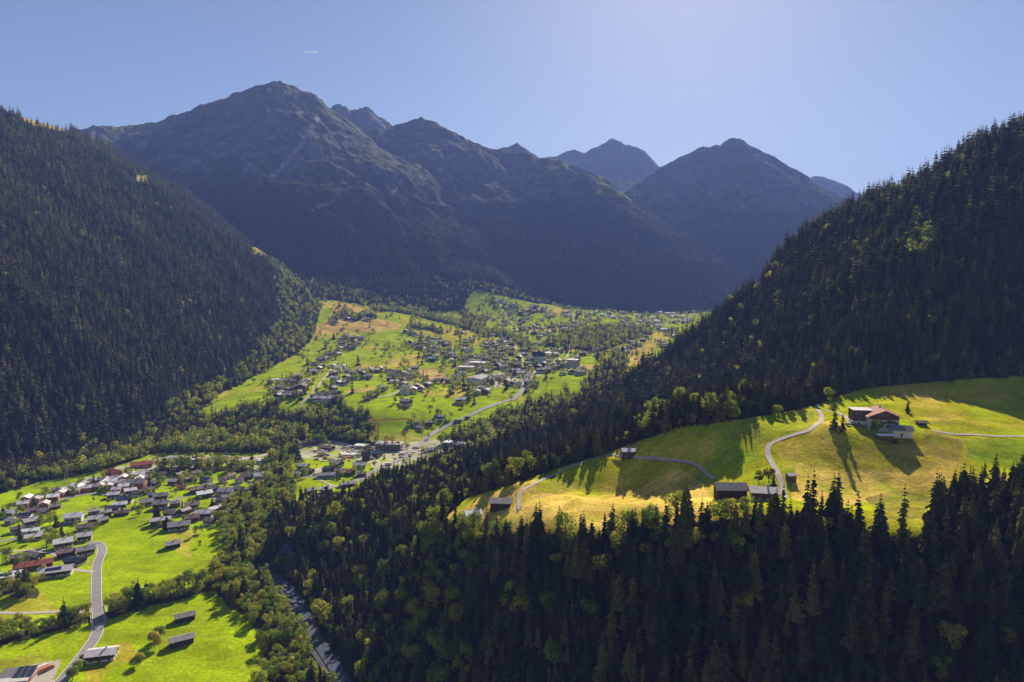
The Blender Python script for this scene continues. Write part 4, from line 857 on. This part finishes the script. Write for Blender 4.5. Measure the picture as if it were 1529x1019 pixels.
for k, q in enumerate(fpts):
    z = float(H(*q)); pm = MB(); lx, ly = q[0]-fpts[0][0], q[1]-fpts[0][1]; pm.bar((lx, ly, z-.3), (lx, ly, z+1.2), .09, k=5); pm.build('post', M['timber'], fr)
    if k: l0 = fpts[k-1]-fpts[0]; z0_ = float(H(*fpts[k-1])); rl.bar((l0[0], l0[1], z0_+.95), (lx, ly, z+.95), .05, k=4); rl.bar((l0[0], l0[1], z0_+.5), (lx, ly, z+.5), .05, k=4)
rl.build('rail', M['timber'], fr)
for (px, py, rz), lb in (((1336,662,-8),'firewood pile stacked against the front of the white stable'), ((1107,741,-3),'firewood pile at the right end of the weathered barn')):
    p = hit(px, py); m = MB()
    for i in range(9):
        for j in range(4): m.bar((i*.42-1.9, -.5, .2+j*.38), (i*.42-1.9+random.uniform(-.03, .03), .5, .2+j*.38), .19, k=6)
    o = m.build('firewood_pile', M['brown'], label=lb, cat='firewood pile'); o.location = tuple(p); o.rotation_euler.z = math.radians(rz)
# ------------------------------------------------------------------ cars, trucks
def car_parts(body, L=4.3, W=1.8, h=1.45, van=False):
    def mk():
        m = MB(); a, b = L/2, W/2; zb = .3; hb = h*.58
        prof = [(-a,zb),(a,zb),(a,hb*.75),(a*.9,hb),(a*.45,hb+.02),(-a*.92,hb),(-a,hb*.8)] if not van else [(-a,zb),(a,zb),(a,h*.55),(a*.8,h*.95),(-a,h),(-a,h*.6)]
        n = len(prof); m.v = [(x, s*b, z) for s in (-1, 1) for x, z in prof]; m.f = [tuple(range(n)), tuple(range(2*n-1, n-1, -1))]+[(i, i+n, (i+1) % n+n, (i+1) % n) for i in range(n)]
        parts = [('body', m.mesh('body', M[body]), [])]
        if not van:
            g = MB(); p0 = [(-a*.8,hb),(a*.42,hb),(a*.12,h-.05),(-a*.6,h-.05)]; g.v = [(x, s*b*.86, z) for s in (-1, 1) for x, z in p0]; g.f = [(0,1,2,3),(7,6,5,4)]+[(i, i+4, (i+1) % 4+4, (i+1) % 4) for i in range(4)]
            parts.append(('windows', g.mesh('windows', M['window']), [])); t_ = MB(); t_.box(-a*.58,a*.1,-b*.8,b*.8,h-.05,h); parts.append(('roof', t_.mesh('roof', M[body]), []))
        else:
            g = MB(); g.box(a*.6,a*.85,-b-.01,b+.01,h*.6,h*.85); parts.append(('windows', g.mesh('windows', M['window']), []))
        for x in (-a*.62, a*.62):
            for s in (-1, 1):
                t_ = MB(); t_.bar((x, s*b*.75, .33), (x, s*b*1.01, .33), .33, k=10); hb_ = MB(); hb_.bar((x, s*b*1.01, .33), (x, s*b*1.03, .33), .19, k=8)
                parts.append(('wheel', t_.mesh('wheel', M['rubber']), [('rim', hb_.mesh('rim', M['metal']))]))
        return parts
    return cached(('car', body, L, h, van), mk)
for px, py, bd, rz, lb in [(1273,634,'car_white',20,'white car parked leftmost at the farm yard'),(1284,634,'car_dark',10,'dark car parked second from the left at the farm yard'),(1292,634,'car_dark',0,'dark car parked nearest to the round farm tree'),(1266,636,'car_grey',25,'grey car parked on the verge left of the farm yard')]:
    place(car_parts(bd), px, py, rz, 'parked_car', lb, 'car', 'cars at the hill farm', rad=4, dz=.35)
place(car_parts('car_white',6,2.1,2.4,True), 580, 695, 10, 'parked_van', 'white van parked on the green slope beside the main road', 'van', rad=3, dz=.3, sc=1.3)
place(car_parts('car_blue',13,2.5,3.2,True), 684, 630, 12, 'bus', 'blue green bus driving on the main road below the terrace', 'bus', rad=3, dz=.5)
place(car_parts('car_dark',8,2.4,2.8,True), 698, 625, 14, 'truck', 'dark truck on the main road just ahead of the bus', 'truck', rad=3, dz=.5)
lots = [(606,692),(612,688),(618,690),(626,685),(633,687),(640,684),(620,695),(630,692),(598,684),(603,680),(590,686),(612,683),(596,676),(588,680),(601,672),(607,668)]
for i, (px, py) in enumerate(lots): place(car_parts(('car_white','car_grey','car_dark')[i % 3]), px, py, random.choice((20,110,30)), 'parked_car', ('white','grey','dark')[i % 3]+' car parked among others on the car park beside the main road', 'car', 'cars on the road side car park', rad=2, dz=.35)
vil = [(110,783),(60,801),(372,720),(380,722),(505,712),(470,710),(232,700),(255,690),(268,688),(285,687),(366,690),(372,694),(369,699)]
for i, (px, py) in enumerate(vil): place(car_parts(('car_white','car_dark')[i % 2]), px, py, random.choice((20,110)), 'parked_car', ('white','dark')[i % 2]+' car standing on a yard or lane of the valley village', 'car', 'cars in the valley village', rad=2, dz=.35)
# ------------------------------------------------------------------ building site
def lattice(m, a, b, w_, n, r=.09):
    a = np.array(a, float); b = np.array(b, float); d = (b-a)/np.linalg.norm(b-a); u = np.cross(d, (0, 1, 0) if abs(d[1]) < .9 else (1, 0, 0)); u /= np.linalg.norm(u); v = np.cross(d, u)
    cs = [u+v, u-v, -u-v, v-u]
    for i in range(n):
        p0 = a+(b-a)*i/n; p1 = a+(b-a)*(i+1)/n
        for k in range(4):
            m.bar(p0+cs[k]*w_/2, p1+cs[k]*w_/2, r, k=4); m.bar(p0+cs[k]*w_/2, p1+cs[(k+1) % 4]*w_/2, r*.7, k=4)
p = hit(565, 662); cr_ = empty('tower_crane', tuple(p), math.radians(3), label='orange tower crane with a long jib standing behind the unfinished block', cat='crane'); OCC.append((p[0], p[1], 4))
m = MB(); lattice(m, (0,0,0), (0,0,31), 1.9, 12, .3); m.build('mast', M['yellow'], cr_)
m = MB(); lattice(m, (0,0,32.3), (43,0,34), 1.5, 20, .26); m.bar((0,0,31),(0,0,38),.4,.25,4); m.bar((0,0,38),(25,0,34),.1,k=4); m.build('jib', M['yellow'], cr_)
m = MB(); lattice(m, (0,0,32.3), (-12,0,32.3), 1.5, 5, .26); m.bar((0,0,38),(-11,0,33),.1,k=4); m.build('counter_jib', M['yellow'], cr_)
m = MB(); m.box(-12.5,-9.5,-.8,.8,29.8,32); m.build('counterweight', M['concrete'], cr_); m = MB(); m.box(.8,2.6,-1.1,1.1,29.6,31.8); m.build('cab', M['frame'], cr_)
m = MB(); m.bar((22,0,33),(22,0,20),.07,k=4); m.box(21.7,22.3,-.3,.3,19.2,20); m.build('hook_line', M['metal'], cr_)
p = hit(605, 662); c2 = empty('small_crane', (p[0], p[1], p[2]), 0, label='short orange crane at the right end of the unfinished block', cat='crane'); m = MB(); lattice(m, (0,0,0), (0,0,16), 1.4, 7, .16); m.build('mast', M['yellow'], c2); m = MB(); lattice(m, (-4,0,16), (9,0,17), 1.0, 7, .12); m.build('jib', M['yellow'], c2)
p = hit(582, 672); bl = empty('unfinished_block', tuple(p), math.radians(-6), label='unfinished concrete apartment block under the tower crane', cat='building'); OCC.append((p[0], p[1], 22))
for k in range(4): m = MB(); m.box(-18,18,-9,9,k*3.2-.15-(2 if k == 0 else 0),k*3.2+.15); m.build('floor_slab', M['concrete'], bl)
for k in range(3):
    m = MB(); m.box(-17,17,-7.5,8.5,k*3.2+.15,k*3.2+3.05); m.build('inner_wall', M['brown'], bl)
    for i in range(8): m = MB(); x = -17.3+i*4.94; m.box(x-.25,x+.25,-8.8,-8.3,k*3.2+.15,k*3.2+3.05); m.build('column', M['concrete'], bl)
for i in range(14):
    m = MB(); x = random.uniform(-16, 16); y = random.uniform(-7, 7); m.box(x-random.uniform(.5, 2.5),x+1,y-.8,y+.8,9.75,random.uniform(10.5, 12)); m.build('roof_stack', M[random.choice(('white','concrete','brown','salmon'))], bl)
# material stacks, containers and huts on the building ground
site = [(random.uniform(470, 560), random.uniform(668, 690)) for _ in range(70)]+[(random.uniform(600, 632), random.uniform(668, 682)) for _ in range(16)]+[(random.uniform(230, 398), random.uniform(683, 700)) for _ in range(30)]
for i, (px, py) in enumerate(site):
    p = hit(px, py); m = MB(); L_ = random.choice((3, 4, 6, 9)); W_ = random.uniform(2, 3); h_ = random.uniform(.8, 2.8)
    m.box(-L_/2, L_/2, -W_/2, W_/2, -.5, h_*.8); m.box(-L_*.4, L_*.3, -W_*.4, W_*.35, h_*.8, h_)
    c_ = random.choice(('white', 'concrete', 'salmon', 'cream', 'brown', 'pale_roof', 'concrete', 'metal')); wd = {'white': 'white', 'concrete': 'grey', 'salmon': 'reddish', 'cream': 'cream', 'brown': 'brown', 'pale_roof': 'pale grey', 'metal': 'steel grey'}[c_]
    o = m.build('material_stack', M[c_], label=f'low {wd} stack of building material on the gravel ground', cat='material stack', group=f'{wd} stacks on the gravel ground')
    o.location = tuple(p); o.rotation_euler.z = random.choice((-.3, .2, 1.2, .5)); OCC.append((p[0], p[1], 3))
# ------------------------------------------------------------------ pylons, cables, poles, parapet
def pylon(px, py, h, label, arms=3):
    p = hit(px, py); r = empty('power_pylon', tuple(p), .3, label=label, cat='pylon'); m = MB(); w_ = h*.11
    for sx, sy in ((1,1),(1,-1),(-1,-1),(-1,1)): m.bar((sx*w_, sy*w_, -1), (sx*.25, sy*.25, h), .22, .12, 4)
    n = 6
    for i in range(n):
        t0, t1 = i/n, (i+1)/n; a0, a1 = w_*(1-t0)+.25*t0, w_*(1-t1)+.25*t1
        for s in ((1,1,1,-1),(1,-1,-1,-1),(-1,-1,-1,1),(-1,1,1,1)): m.bar((s[0]*a0, s[1]*a0, h*t0), (s[2]*a1, s[3]*a1, h*t1), .09, k=4)
    m.build('tower', M['metal'], r)
    for k in range(arms): m = MB(); z = h*(.74+.1*k); L_ = h*(.2-.03*k); m.bar((-L_,0,z),(L_,0,z),.14,k=4); m.bar((-L_,0,z),(0,0,z+h*.04),.09,k=4); m.bar((L_,0,z),(0,0,z+h*.04),.09,k=4); m.build('cross_arm', M['metal'], r)
    return p
pylon(100, 722, 22, 'lattice power pylon in the meadow strip behind the salmon houses')
pylon(789, 592, 26, 'lattice power pylon at the wood edge right of the road loop')
pylon(399, 604, 16, 'small power pylon on the terrace edge above the dark bank')
pylon(817, 577, 22, 'slim pylon mast in the bright meadow below the village centre', 2)
pylon(908, 540, 24, 'slim pylon mast on the small meadow left of the forest slope', 2)
a_ = hit(399, 604)+np.array((0, 0, 13)); b_ = hit(447, 645)+np.array((0, 0, 12))
for k in range(2):
    m = MB(); pts = [a_+(b_-a_)*t+np.array((k*4-2, 0, -6*4*t*(1-t)*.4)) for t in np.linspace(0, 1, 9)]
    for u_, v_ in zip(pts, pts[1:]): m.bar(u_, v_, .12, k=4)
    m.build('power_cable', M['metal'], label=('lower','upper')[k]+' power cable hanging down the dark bank from the small pylon', cat='cable')
for s, lb in ((-1, 'left'), (1, 'right')):
    seg = [q_ for q_ in valley_road if proj(q_[0], q_[1], float(H(*q_)))[1] > 906 and proj(q_[0], q_[1], float(H(*q_)))[1] < 932]
    seg = np.array(seg); d_ = np.gradient(seg, axis=0); d_ /= np.linalg.norm(d_, axis=1)[:, None]; nn = np.stack([-d_[:, 1], d_[:, 0]], 1); m = MB()
    pr = seg-nn*s*4.3
    for u_, v_ in zip(pr, pr[1:]): m.bar((u_[0], u_[1], float(H(*u_))+.7), (v_[0], v_[1], float(H(*v_))+.7), .35, k=4)
    m.build('bridge_parapet', M['concrete'], label=f'pale parapet along the {"hedge" if s > 0 else "lane"} side of the valley road bridge', cat='parapet')
m = MB(); c_ = np.array((-1180., 4000*1., 1395.)); z0 = zd(78)*12000
m.bar((ax(452, 79)*12000, 12000, z0-4), (ax(474, 78)*12000, 12000, z0), 2, 8, 6); m.build('contrail', M['cloud'], label='short white contrail high above the left mountains', cat='contrail')
print('objects', round(time.time()-T0, 1))
# ------------------------------------------------------------------ woods
def at(arr, x, y):
    i = np.clip(((x/y-A[0])/(A[1]-A[0])).round().astype(int), 0, NA-1); j = np.clip((np.log(y/DMIN)/math.log(DMAX/DMIN)*(ND-1)).round().astype(int), 0, ND-1)
    return arr[j, i]
V2 = IS_V | ((GY > 350) & (Z < -216) & ~IS_LEFT)
wood = np.zeros(GX.shape, np.float32); brf = np.full(GX.shape, .04, np.float32)
def put(mask, dens=None, br=None):
    if dens is not None: wood[mask] = np.broadcast_to(dens, GX.shape)[mask]
    if br is not None: brf[mask] = np.broadcast_to(br, GX.shape)[mask]
gorge = np.full(GX.shape, False)
put(IS_R & ~hill & (Z > -219.5), 1.0)
put(IS_R & (GY < 720) & (GY > 500) & inpoly(GPX, GPY, HUTCL), 0.0)
put(IS_R & (GY < 700), None, .03); put(IS_R & (GY < 500) & (GPX < 1130) & (GPY < 850), None, .30)
put(IS_R & (GPX < 700) & (GPY > 700), None, .35)
put(IS_R & (GY > 480) & inpoly(GPX, GPY, [(600,705),(690,652),(760,640),(745,668),(690,700),(610,740)]), None, .55)
put(IS_R & (GY > 600) & inpoly(GPX, GPY, [(1352,338),(1372,320),(1392,330),(1394,372),(1372,398),(1354,385)]), .8, 1.0)
put(IS_R & (GY > 480) & inpoly(GPX, GPY, [(950,640),(1000,640),(1060,626),(1110,605),(1110,628),(1000,650),(950,664)]), None, .55)
put(IS_LEFT, 1.0, .006); put(IS_LEFT & inpoly(GPX, GPY, [(400,380),(500,440),(500,480),(440,540),(330,600),(290,640),(200,660),(260,600),(350,560),(420,480)]), None, .55)
for cp_ in CLEAR_L: put(IS_LEFT & inpoly(GPX, GPY, cp_), 0.0)
tl = Z+110*n3+50*n1
put(IS_C, np.clip((430-tl)/260, 0, 1), .0)

put(V2, 0.0, 1.0)
put(V2 & (GY > 1120), np.where(n1+.5*n3 > .46, .22, .010), .8)
RIV = [(328,775),(345,745),(365,728),(395,718),(425,695),(437,705),(440,745),(436,775),(432,800),(412,830),(400,850),(408,868),(432,898),(452,935),(478,970),(505,1005),(515,1050),(375,1050),(395,985),(380,940),(365,920),(345,908),(322,885),(318,855),(335,825),(330,800)]
BELT = [(-40,728),(40,714),(110,702),(165,692),(195,684),(240,662),(290,646),(340,636),(420,642),(520,654),(600,664),(585,670),(540,664),(490,662),(440,668),(420,676),(370,677),(330,676),(230,677),(165,700),(110,711),(60,720),(20,732),(-40,750)]
BANKW = [(286,634),(340,619),(400,606),(432,622),(470,616),(500,600),(520,612),(545,622),(560,628),(562,648),(470,655),(400,652),(330,644),(280,644)]
EAST = [(650,668),(690,650),(722,634),(765,614),(802,603),(850,592),(870,598),(915,585),(910,640),(850,650),(760,668),(725,674),(700,664),(660,668)]
GSIDE = [(398,775),(440,752),(560,740),(760,760),(760,1075),(508,1075),(474,965),(444,892),(402,852)]
for poly, dn, br in ((RIV, 1, .93), (GSIDE, 1, .35), (BELT, 1, .9), ([(-60,696),(100,672),(200,648),(290,626),(345,640),(240,666),(110,708),(-60,736)], 1, .3), (BANKW, 1, .55), (EAST, .9, .6),
    ([(860,520),(835,524),(818,515),(840,500),(880,492),(925,488),(968,490),(978,498),(950,506),(925,516),(900,524),(875,526)], .9, .7),
    ([(898,548),(920,530),(940,538),(925,560),(905,595),(885,600),(868,578),(880,560)], .9, .6),
    ([(404,662),(440,668),(456,690),(430,694),(405,700)], .9, .4), ([(395,700),(432,672),(438,705),(400,722)], .8, .6),
    ([(684,462),(696,462),(706,470),(728,478),(722,492),(700,482)], .8, .7)):
    put(V2 & inpoly(GPX, GPY, poly), dn, br)
for pl_, wd_, br in (([(165,918),(200,902),(250,893),(300,880),(345,866)], 7, 1), ([(-30,962),(40,948),(90,932),(130,922)], 8, 1), ([(0,876),(25,884),(50,886)], 9, 1), ([(235,703),(300,699),(376,703)], 4, .9),
    ([(560,461),(600,464),(640,474),(680,483),(718,496)], 3.5, .8), ([(570,585),(560,592),(545,598)], 2, 1), ([(610,488),(640,491),(660,497)], 2.5, .9), ([(500,474),(515,466),(530,478),(545,470),(560,474)], 3, .9),
    ([(720,500),(740,497),(765,505),(790,520)], 4, .9), ([(1,1),(2,2)], 1, 1)):
    put(V2 & nearline(GPX, GPY, pl_, wd_), 1, br)
put(V2 & nearline(GPX, GPY, [(490,605),(497,618)], 9), 0)
put(V2 & (GY > 1900) & (GPY < np.interp(GPX, [480,500,560,640,692,700,712,735,800,850,900,1010,1050], [447, 448, 459, 467, 463, 440, 432, 438, 453, 457, 461, 466, 430])), 1, .25)
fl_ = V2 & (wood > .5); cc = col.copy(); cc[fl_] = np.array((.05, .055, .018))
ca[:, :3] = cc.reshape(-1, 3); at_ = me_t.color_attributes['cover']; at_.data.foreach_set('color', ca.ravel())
OC = np.array(OCC)
def clear_of(x, y):
    ok = np.ones(len(x), bool)
    cell = {}
    for ox, oy, orad in OC: cell.setdefault((int(ox//40), int(oy//40)), []).append((ox, oy, orad))
    for i in range(len(x)):
        cx, cy = int(x[i]//40), int(y[i]//40)
        for a in (-1, 0, 1):
            for b_ in (-1, 0, 1):
                for ox, oy, orad in cell.get((cx+a, cy+b_), ()):
                    if (x[i]-ox)**2+(y[i]-oy)**2 < orad*orad: ok[i] = False; break
    return ok
R_ = np.random.default_rng(11)
def cand(x0, x1, y0, y1, s, hgt=20):
    X, Y = np.meshgrid(np.arange(x0, x1, s), np.arange(y0, y1, s*.92)); X = X+(np.arange(X.shape[0])[:, None] % 2)*s*.5
    x = (X+R_.uniform(-.38, .38, X.shape)*s).ravel(); y = (Y+R_.uniform(-.38, .38, X.shape)*s).ravel()
    k = (np.abs(x/y) < 1.0) & (y > DMIN*1.1); x, y = x[k], y[k]
    k = (R_.random(len(x)) < at(wood, x, y)*np.clip(1.05+.9*noise(x/24+5, y/24), .3, 1)); x, y = x[k], y[k]
    k = seen(x, y, hgt); x, y = x[k], y[k]
    return x, y
trees = []      # x, y, size, turn, tall, broad?
def grow(x0, x1, y0, y1, s, s0, s1, hgt=22, filt=True):
    x, y = cand(x0, x1, y0, y1, s, hgt)
    if filt: k = clear_of(x, y); x, y = x[k], y[k]
    br = R_.random(len(x)) < np.clip(at(brf, x, y)+.25*noise(x/60, y/60)*(at(brf, x, y) > .05), 0, 1)
    var = 1+.22*noise(x/45+3, y/45)
    sz = R_.uniform(s0, s1, len(x))*var*np.where(R_.random(len(x)) < .12, .6, 1)
    return np.stack([x, y, sz, R_.uniform(0, 6.28, len(x)), R_.uniform(.78, 1.25, len(x)), br], 1)
T_near = grow(-560, 560, 120, 720, 5.1, .45, 1.0)
T_vall = grow(-1400, 1500, 720, 1400, 7.4, .78, 1.22); T_far = grow(-2700, 1900, 1400, 2900, 10.5, .9, 1.3, filt=False)
T_mnt = grow(-4200, 4200, 2900, 6200, 21, .75, 1.15, filt=False)
# village trees close to the houses
vt = []
for ox, oy, orad in OCC:
    if orad < 7 or oy < 560: continue
    for _ in range(5 if oy > 1000 else 3):
        if random.random() < (.8 if oy > 1000 else .85):
            a = random.uniform(0, 6.28); d = orad+random.uniform(1, 12); x, y = ox+math.cos(a)*d, oy+math.sin(a)*d
            vt.append((x, y, random.uniform(.5, 1.1) if oy > 1000 else random.uniform(.35, .85), random.uniform(0, 6.28), random.uniform(.8, 1.1), random.random() < .8))
vt = np.array(vt); vt = vt[clear_of(vt[:, 0], vt[:, 1])]
# lone trees read off the photograph: px, py, height in metres, broad?, label
lone = [
 (1245,643,19,0,'tallest spruce of the pair on the hill meadow left of the farm'),(1258,644,12,0,'smaller spruce of the pair on the hill meadow left of the farm'),(1253,646,5,1,'light green bush tree between the two spruces near the farm'),
 (1309,650,11,1,'round tree standing in front of the big chalet'),(1236,604,13,1,'pale broadleaf tree at the wood edge above the hill road'),(1091,630,17,1,'big yellow green tree on top of the grassy knoll'),
 (1161,624,10,1,'grey green bush tree at the wood edge above the grassy knoll'),(1355,616,9,0,'small spruce right behind the big chalet roof'),(1133,725,9,1,'dark red leaved tree beside the pale roofed farmhouse'),(1148,722,10,1,'light green tree right of the dark red tree at the farmhouse'),
 (1155,728,9,0,'little spruce beside the light green tree at the farmhouse'),(1470,712,9,0,'small spruce alone on the rim of the right meadow'),(1520,712,9,0,'small spruce at the right end of the right meadow rim'),
 (231,968,12,1,'slender tree leaning in the lower meadow near the field barns'),(238,955,10,1,'second slender tree in the lower meadow, above the leaning one'),(209,993,8,1,'round bush below the slender trees in the lower meadow'),
 (125,990,6,1,'round yellow bush at the corner of the roadside timber house'),(116,1004,8,1,'green bush along the road below the roadside timber house'),(108,1016,9,1,'large green bush at the bottom end of the road'),
 (92,803,13,0,'dark conifer beside the tall village tree clump'),(75,812,16,1,'tallest tree of the village clump'),(70,820,14,1,'broad tree in front of the village clump'),(83,815,13,1,'tree at the right of the village clump'),
 (10,845,15,1,'big round tree at the left end above the white roof'),(30,850,11,1,'round tree left of the red barn'),(40,843,9,1,'bush tree behind the red barn'),(63,860,9,1,'bush tree at the corner of the red barn'),(64,869,7,1,'small tree alone in the grass below the red barn'),
 (97,856,7,1,'small tree at the end of the long panel roof'),(140,797,9,1,'tree right above the road hairpin'),(75,777,8,1,'bush in the upper meadow'),(80,773,8,1,'taller bush in the upper meadow'),
 (110,743,13,1,'round tree in front of the salmon houses casting a long shadow'),(67,746,14,1,'tall tree between the salmon houses'),(145,790,8,1,'round bush beside the pale roofed row'),
 (437,735,18,0,'dark pointed spruce at the edge of the green slope by the river wood'),(445,720,8,1,'bush behind the dark pointed spruce'),(455,713,12,1,'broad round tree in the crane side hamlet'),
 (293,800,9,1,'tree pair above the dry meadow patch'),(302,795,9,1,'dark tree above the dry meadow patch'),(298,817,6,1,'small bush in the dry meadow patch'),(238,788,7,1,'bush at the corner of the long timber house'),
 (498,506,20,0,'left of the two tall dark trees on the upper terrace'),(534,500,20,1,'right of the two tall dark trees on the upper terrace'),(518,490,14,1,'tree at the lower edge of the orange field'),
 (580,520,15,1,'large dark tree in the middle of the upper green field'),(588,524,15,1,'second large dark tree in the upper green field'),(600,520,11,1,'tree right of the dark pair in the upper field'),(636,530,10,1,'tree below the yellow field hamlet'),
 (577,475,14,0,'pointed dark tree on the orange and green field border'),(565,467,13,1,'tree below the mountain wood on the left'),(597,476,12,0,'pointed tree at the upper hedge'),
 (635,597,9,1,'thin tree in the bright lower meadow'),(647,604,11,1,'dark tree in the bright lower meadow'),(645,612,7,1,'bush below the dark tree in the lower meadow'),(610,552,12,1,'tree beside the brown field'),(660,560,13,1,'tree above the lower meadow lane'),
 (652,508,16,0,'pointed dark tree at the yellow field hamlet'),(657,507,15,0,'second pointed dark tree at the yellow field hamlet'),(681,560,13,0,'left pointed tree before the large halls'),(686,560,12,0,'right pointed tree before the large halls'),
 (703,448,12,1,'tree on the green tongue below the mountain'),(716,432,10,1,'topmost tree on the green tongue below the mountain'),(733,470,11,1,'tree left of the winding village lane'),(747,464,12,1,'tree beside the winding village lane'),
 (868,470,13,1,'tree in the far green fields'),(880,472,12,1,'second tree in the far green fields'),(790,565,12,0,'tree by the road loop'),(797,566,12,0,'second tree by the road loop'),
]
BROB = tree_proto('broadleaf_tree', *broad_mesh(41, 12, 4.6, 2800, .8), 'leaves'); BRED = tree_proto('broadleaf_tree', *broad_mesh(42, 12, 4.6, 700, .95), 'leaves_red')
nl_c = nl_b = 0
for px, py, hh, b_, lb in lone:
    p = hit(px, py); 
    if b_: pr = BRED if 'dark red' in lb else (BROB if p[1] < 480 else random.choice(BRO)); plant_tree(pr, p[0], p[1], hh/12.5, lb, None); nl_b += 1
    else: plant_tree(random.choice(CON), p[0], p[1], hh/22.5, lb, None); nl_c += 1
# the trees that show largest become trees of their own
allT = np.concatenate([T_near, vt, T_vall]); key = allT[:, 2]*np.where(allT[:, 5] > .5, 12, 22)/allT[:, 1]
near_px, near_py = proj(allT[:, 0], allT[:, 1], H(allT[:, 0], allT[:, 1]))
inview = (near_px > -10) & (near_px < PW+10) & (near_py < PH+30)
own = np.zeros(len(allT), bool)
for isb, quota in ((0, 300-nl_c), (1, 300-nl_b)):
    ii = np.where((allT[:, 5] > .5) == bool(isb))[0]; ii = ii[inview[ii]]; ii = ii[np.argsort(-key[ii])][:quota]; own[ii] = True
LMK = [(640,'the gorge edge'),(706,'the small white house'),(748,'the low barn'),(820,'the dry meadow left end'),(900,'the dry meadow middle'),(985,'the dry meadow right end'),(1050,'the hill path'),(1090,'the large weathered barn'),(1140,'the pale roofed farmhouse'),(1181,'the tiny brown hut'),(1245,'the spruce pair'),(1320,'the brown shed'),(1380,'the rough grassy knoll'),(1440,'the gravel track end'),(1529,'the right meadow end')]
def where_label(x, y, px, py, b_, sz, top):
    k = 'leafy tree' if b_ else 'spruce'; sw = 'tall ' if sz > (1.0 if b_ else .95) else ('small ' if sz < .68 else '')
    if px < 470 and x/y < -.28:
        row = 'at the bottom corner' if py > 985 else 'beside the field barn meadow' if py > 915 else 'at the hedge end' if py > 850 else 'beside the big meadow' if py > 780 else 'behind the village'
        if px < 350: return f'{sw}{k} in the hedge line crossing the lower meadows ' + ('left' if px < 140 else 'right') + ' of the valley road', 'hedge trees of the lower meadows'
        bank = 'close to the river ' if np.min(np.hypot(rp[:, 0]-x, rp[:, 1]-y)) < 24 else ''
        return f'{sw or "sunlit "}{k} {bank}in the river wood {row}', 'trees of the river wood'
    if py < 800 and y > 470: return f'{sw}{k} in the wood behind the hill meadow, ' + ('left of the path house' if px < 938 else 'between path house and knoll' if px < 1090 else 'above the knoll and hill road'), 'trees behind the hill meadow'
    lm = min(LMK, key=lambda q: abs(q[0]-px))[1]
    if px < 610: lm = 'the river bend in the gorge'
    row = 'on the forest rim just below' if py < 815 else 'in the second row of forest below' if py < 870 else 'halfway down the shaded slope below' if py < 950 else 'deep in the shade far below'
    return f'{sw}{k} {row} {lm}', f'trees of the shaded slope below {lm}'
HZ = H(allT[:, 0], allT[:, 1])
for i in np.where(own)[0]:
    x, y, sz, tn, tl_, b_ = allT[i]; lb, gp = where_label(x, y, near_px[i], near_py[i], b_ > .5, sz, 0)
    pr = (BRO if b_ > .5 else CON)[int(R_.integers(4))]
    if b_ > .5 and near_px[i] > 470: sz *= 1.3
    plant_tree(pr, x, y, sz*(1.0 if b_ <= .5 else 1.05), lb, gp+(', broadleaf' if b_ > .5 else ', spruce'), tn, sz=tl_)
plant_tree(CONL[0], *hit(1490, 560)[:2], .9, 'small spruce at the foot of the right forest slope', None); plant_tree(CONL[1], *hit(1440, 562)[:2], .9, 'young spruce at the dark meadow edge behind the farm', None); plant_tree(CONL[2], *hit(1380, 566)[:2], .8, 'spruce at the dark meadow edge straight behind the chalet', None)
plant_tree(BROL[0], *hit(575, 668)[:2], .6, 'low bushy tree beside the unfinished block', None); plant_tree(BROL[1], *hit(640, 655)[:2], .7, 'leafy tree where the main road meets the car park', None)
for pr in CON+BRO+CONL+BROL: pr['use'] = ('crown', 'trunk')
for pr in CON+BRO:
    if 'src' not in pr: plant_tree(pr, *hit(1100+random.random()*300, 800)[:2], .9, 'spare', None)
def pack(T, hi):
    z = H(T[:, 0], T[:, 1])-.3; out = []
    for (x, y, sz, tn, tl_, b_), zz in zip(T, z):
        n_ = 4 if hi else 3
        w_ = (n_+int(R_.integers(4 if hi else 2))) if b_ > .5 else int(R_.integers(n_))
        out.append((x, y, zz, sz*(1.15 if b_ > .5 and not hi else 1), tn, tl_, w_))
    return out
rest = allT[~own]
rn = rest[rest[:, 1] < 720]; rf = rest[rest[:, 1] >= 720]
left_ = rf[:, 0]/rf[:, 1] < -.05
scatter('forest', pack(rn, True), CON+BRO, 'dense mixed forest filling the near slope, the gorge and the valley edges')
scatter('forest', pack(rf, False), CONL+BROL, 'spruce forest and tree belts across the valley floor and lower right slope')
scatter('forest', pack(T_far, False), CONL+BROL, 'dark spruce forest covering the left mountainside and the far terrace woods')
scatter('forest', pack(T_mnt, False), CONL+BROL, 'distant hazy forest on the lower flanks of the big mountains')
print('trees', len(T_near), len(T_vall), len(T_far), len(T_mnt), len(vt), 'own', own.sum(), round(time.time()-T0, 1))
# ------------------------------------------------------------------ air
m = MB(); m.box(-13000, 13000, -60, 11500, -945, 1700)
hz = m.build('haze', bpy.data.materials.new('haze air'), kind='stuff'); hm = hz.data.materials[0]; hm.use_nodes = True; t = hm.node_tree; t.nodes.clear()
o_ = t.nodes.new('ShaderNodeOutputMaterial'); pv = t.nodes.new('ShaderNodeVolumePrincipled'); t.links.new(pv.outputs[0], o_.inputs['Volume'])
pv.inputs['Color'].default_value = (.27, .40, 1.0, 1); pv.inputs['Density'].default_value = 7.2e-5; pv.inputs['Anisotropy'].default_value = 0.0
print('total objects', len(bpy.data.objects), round(time.time()-T0, 1))
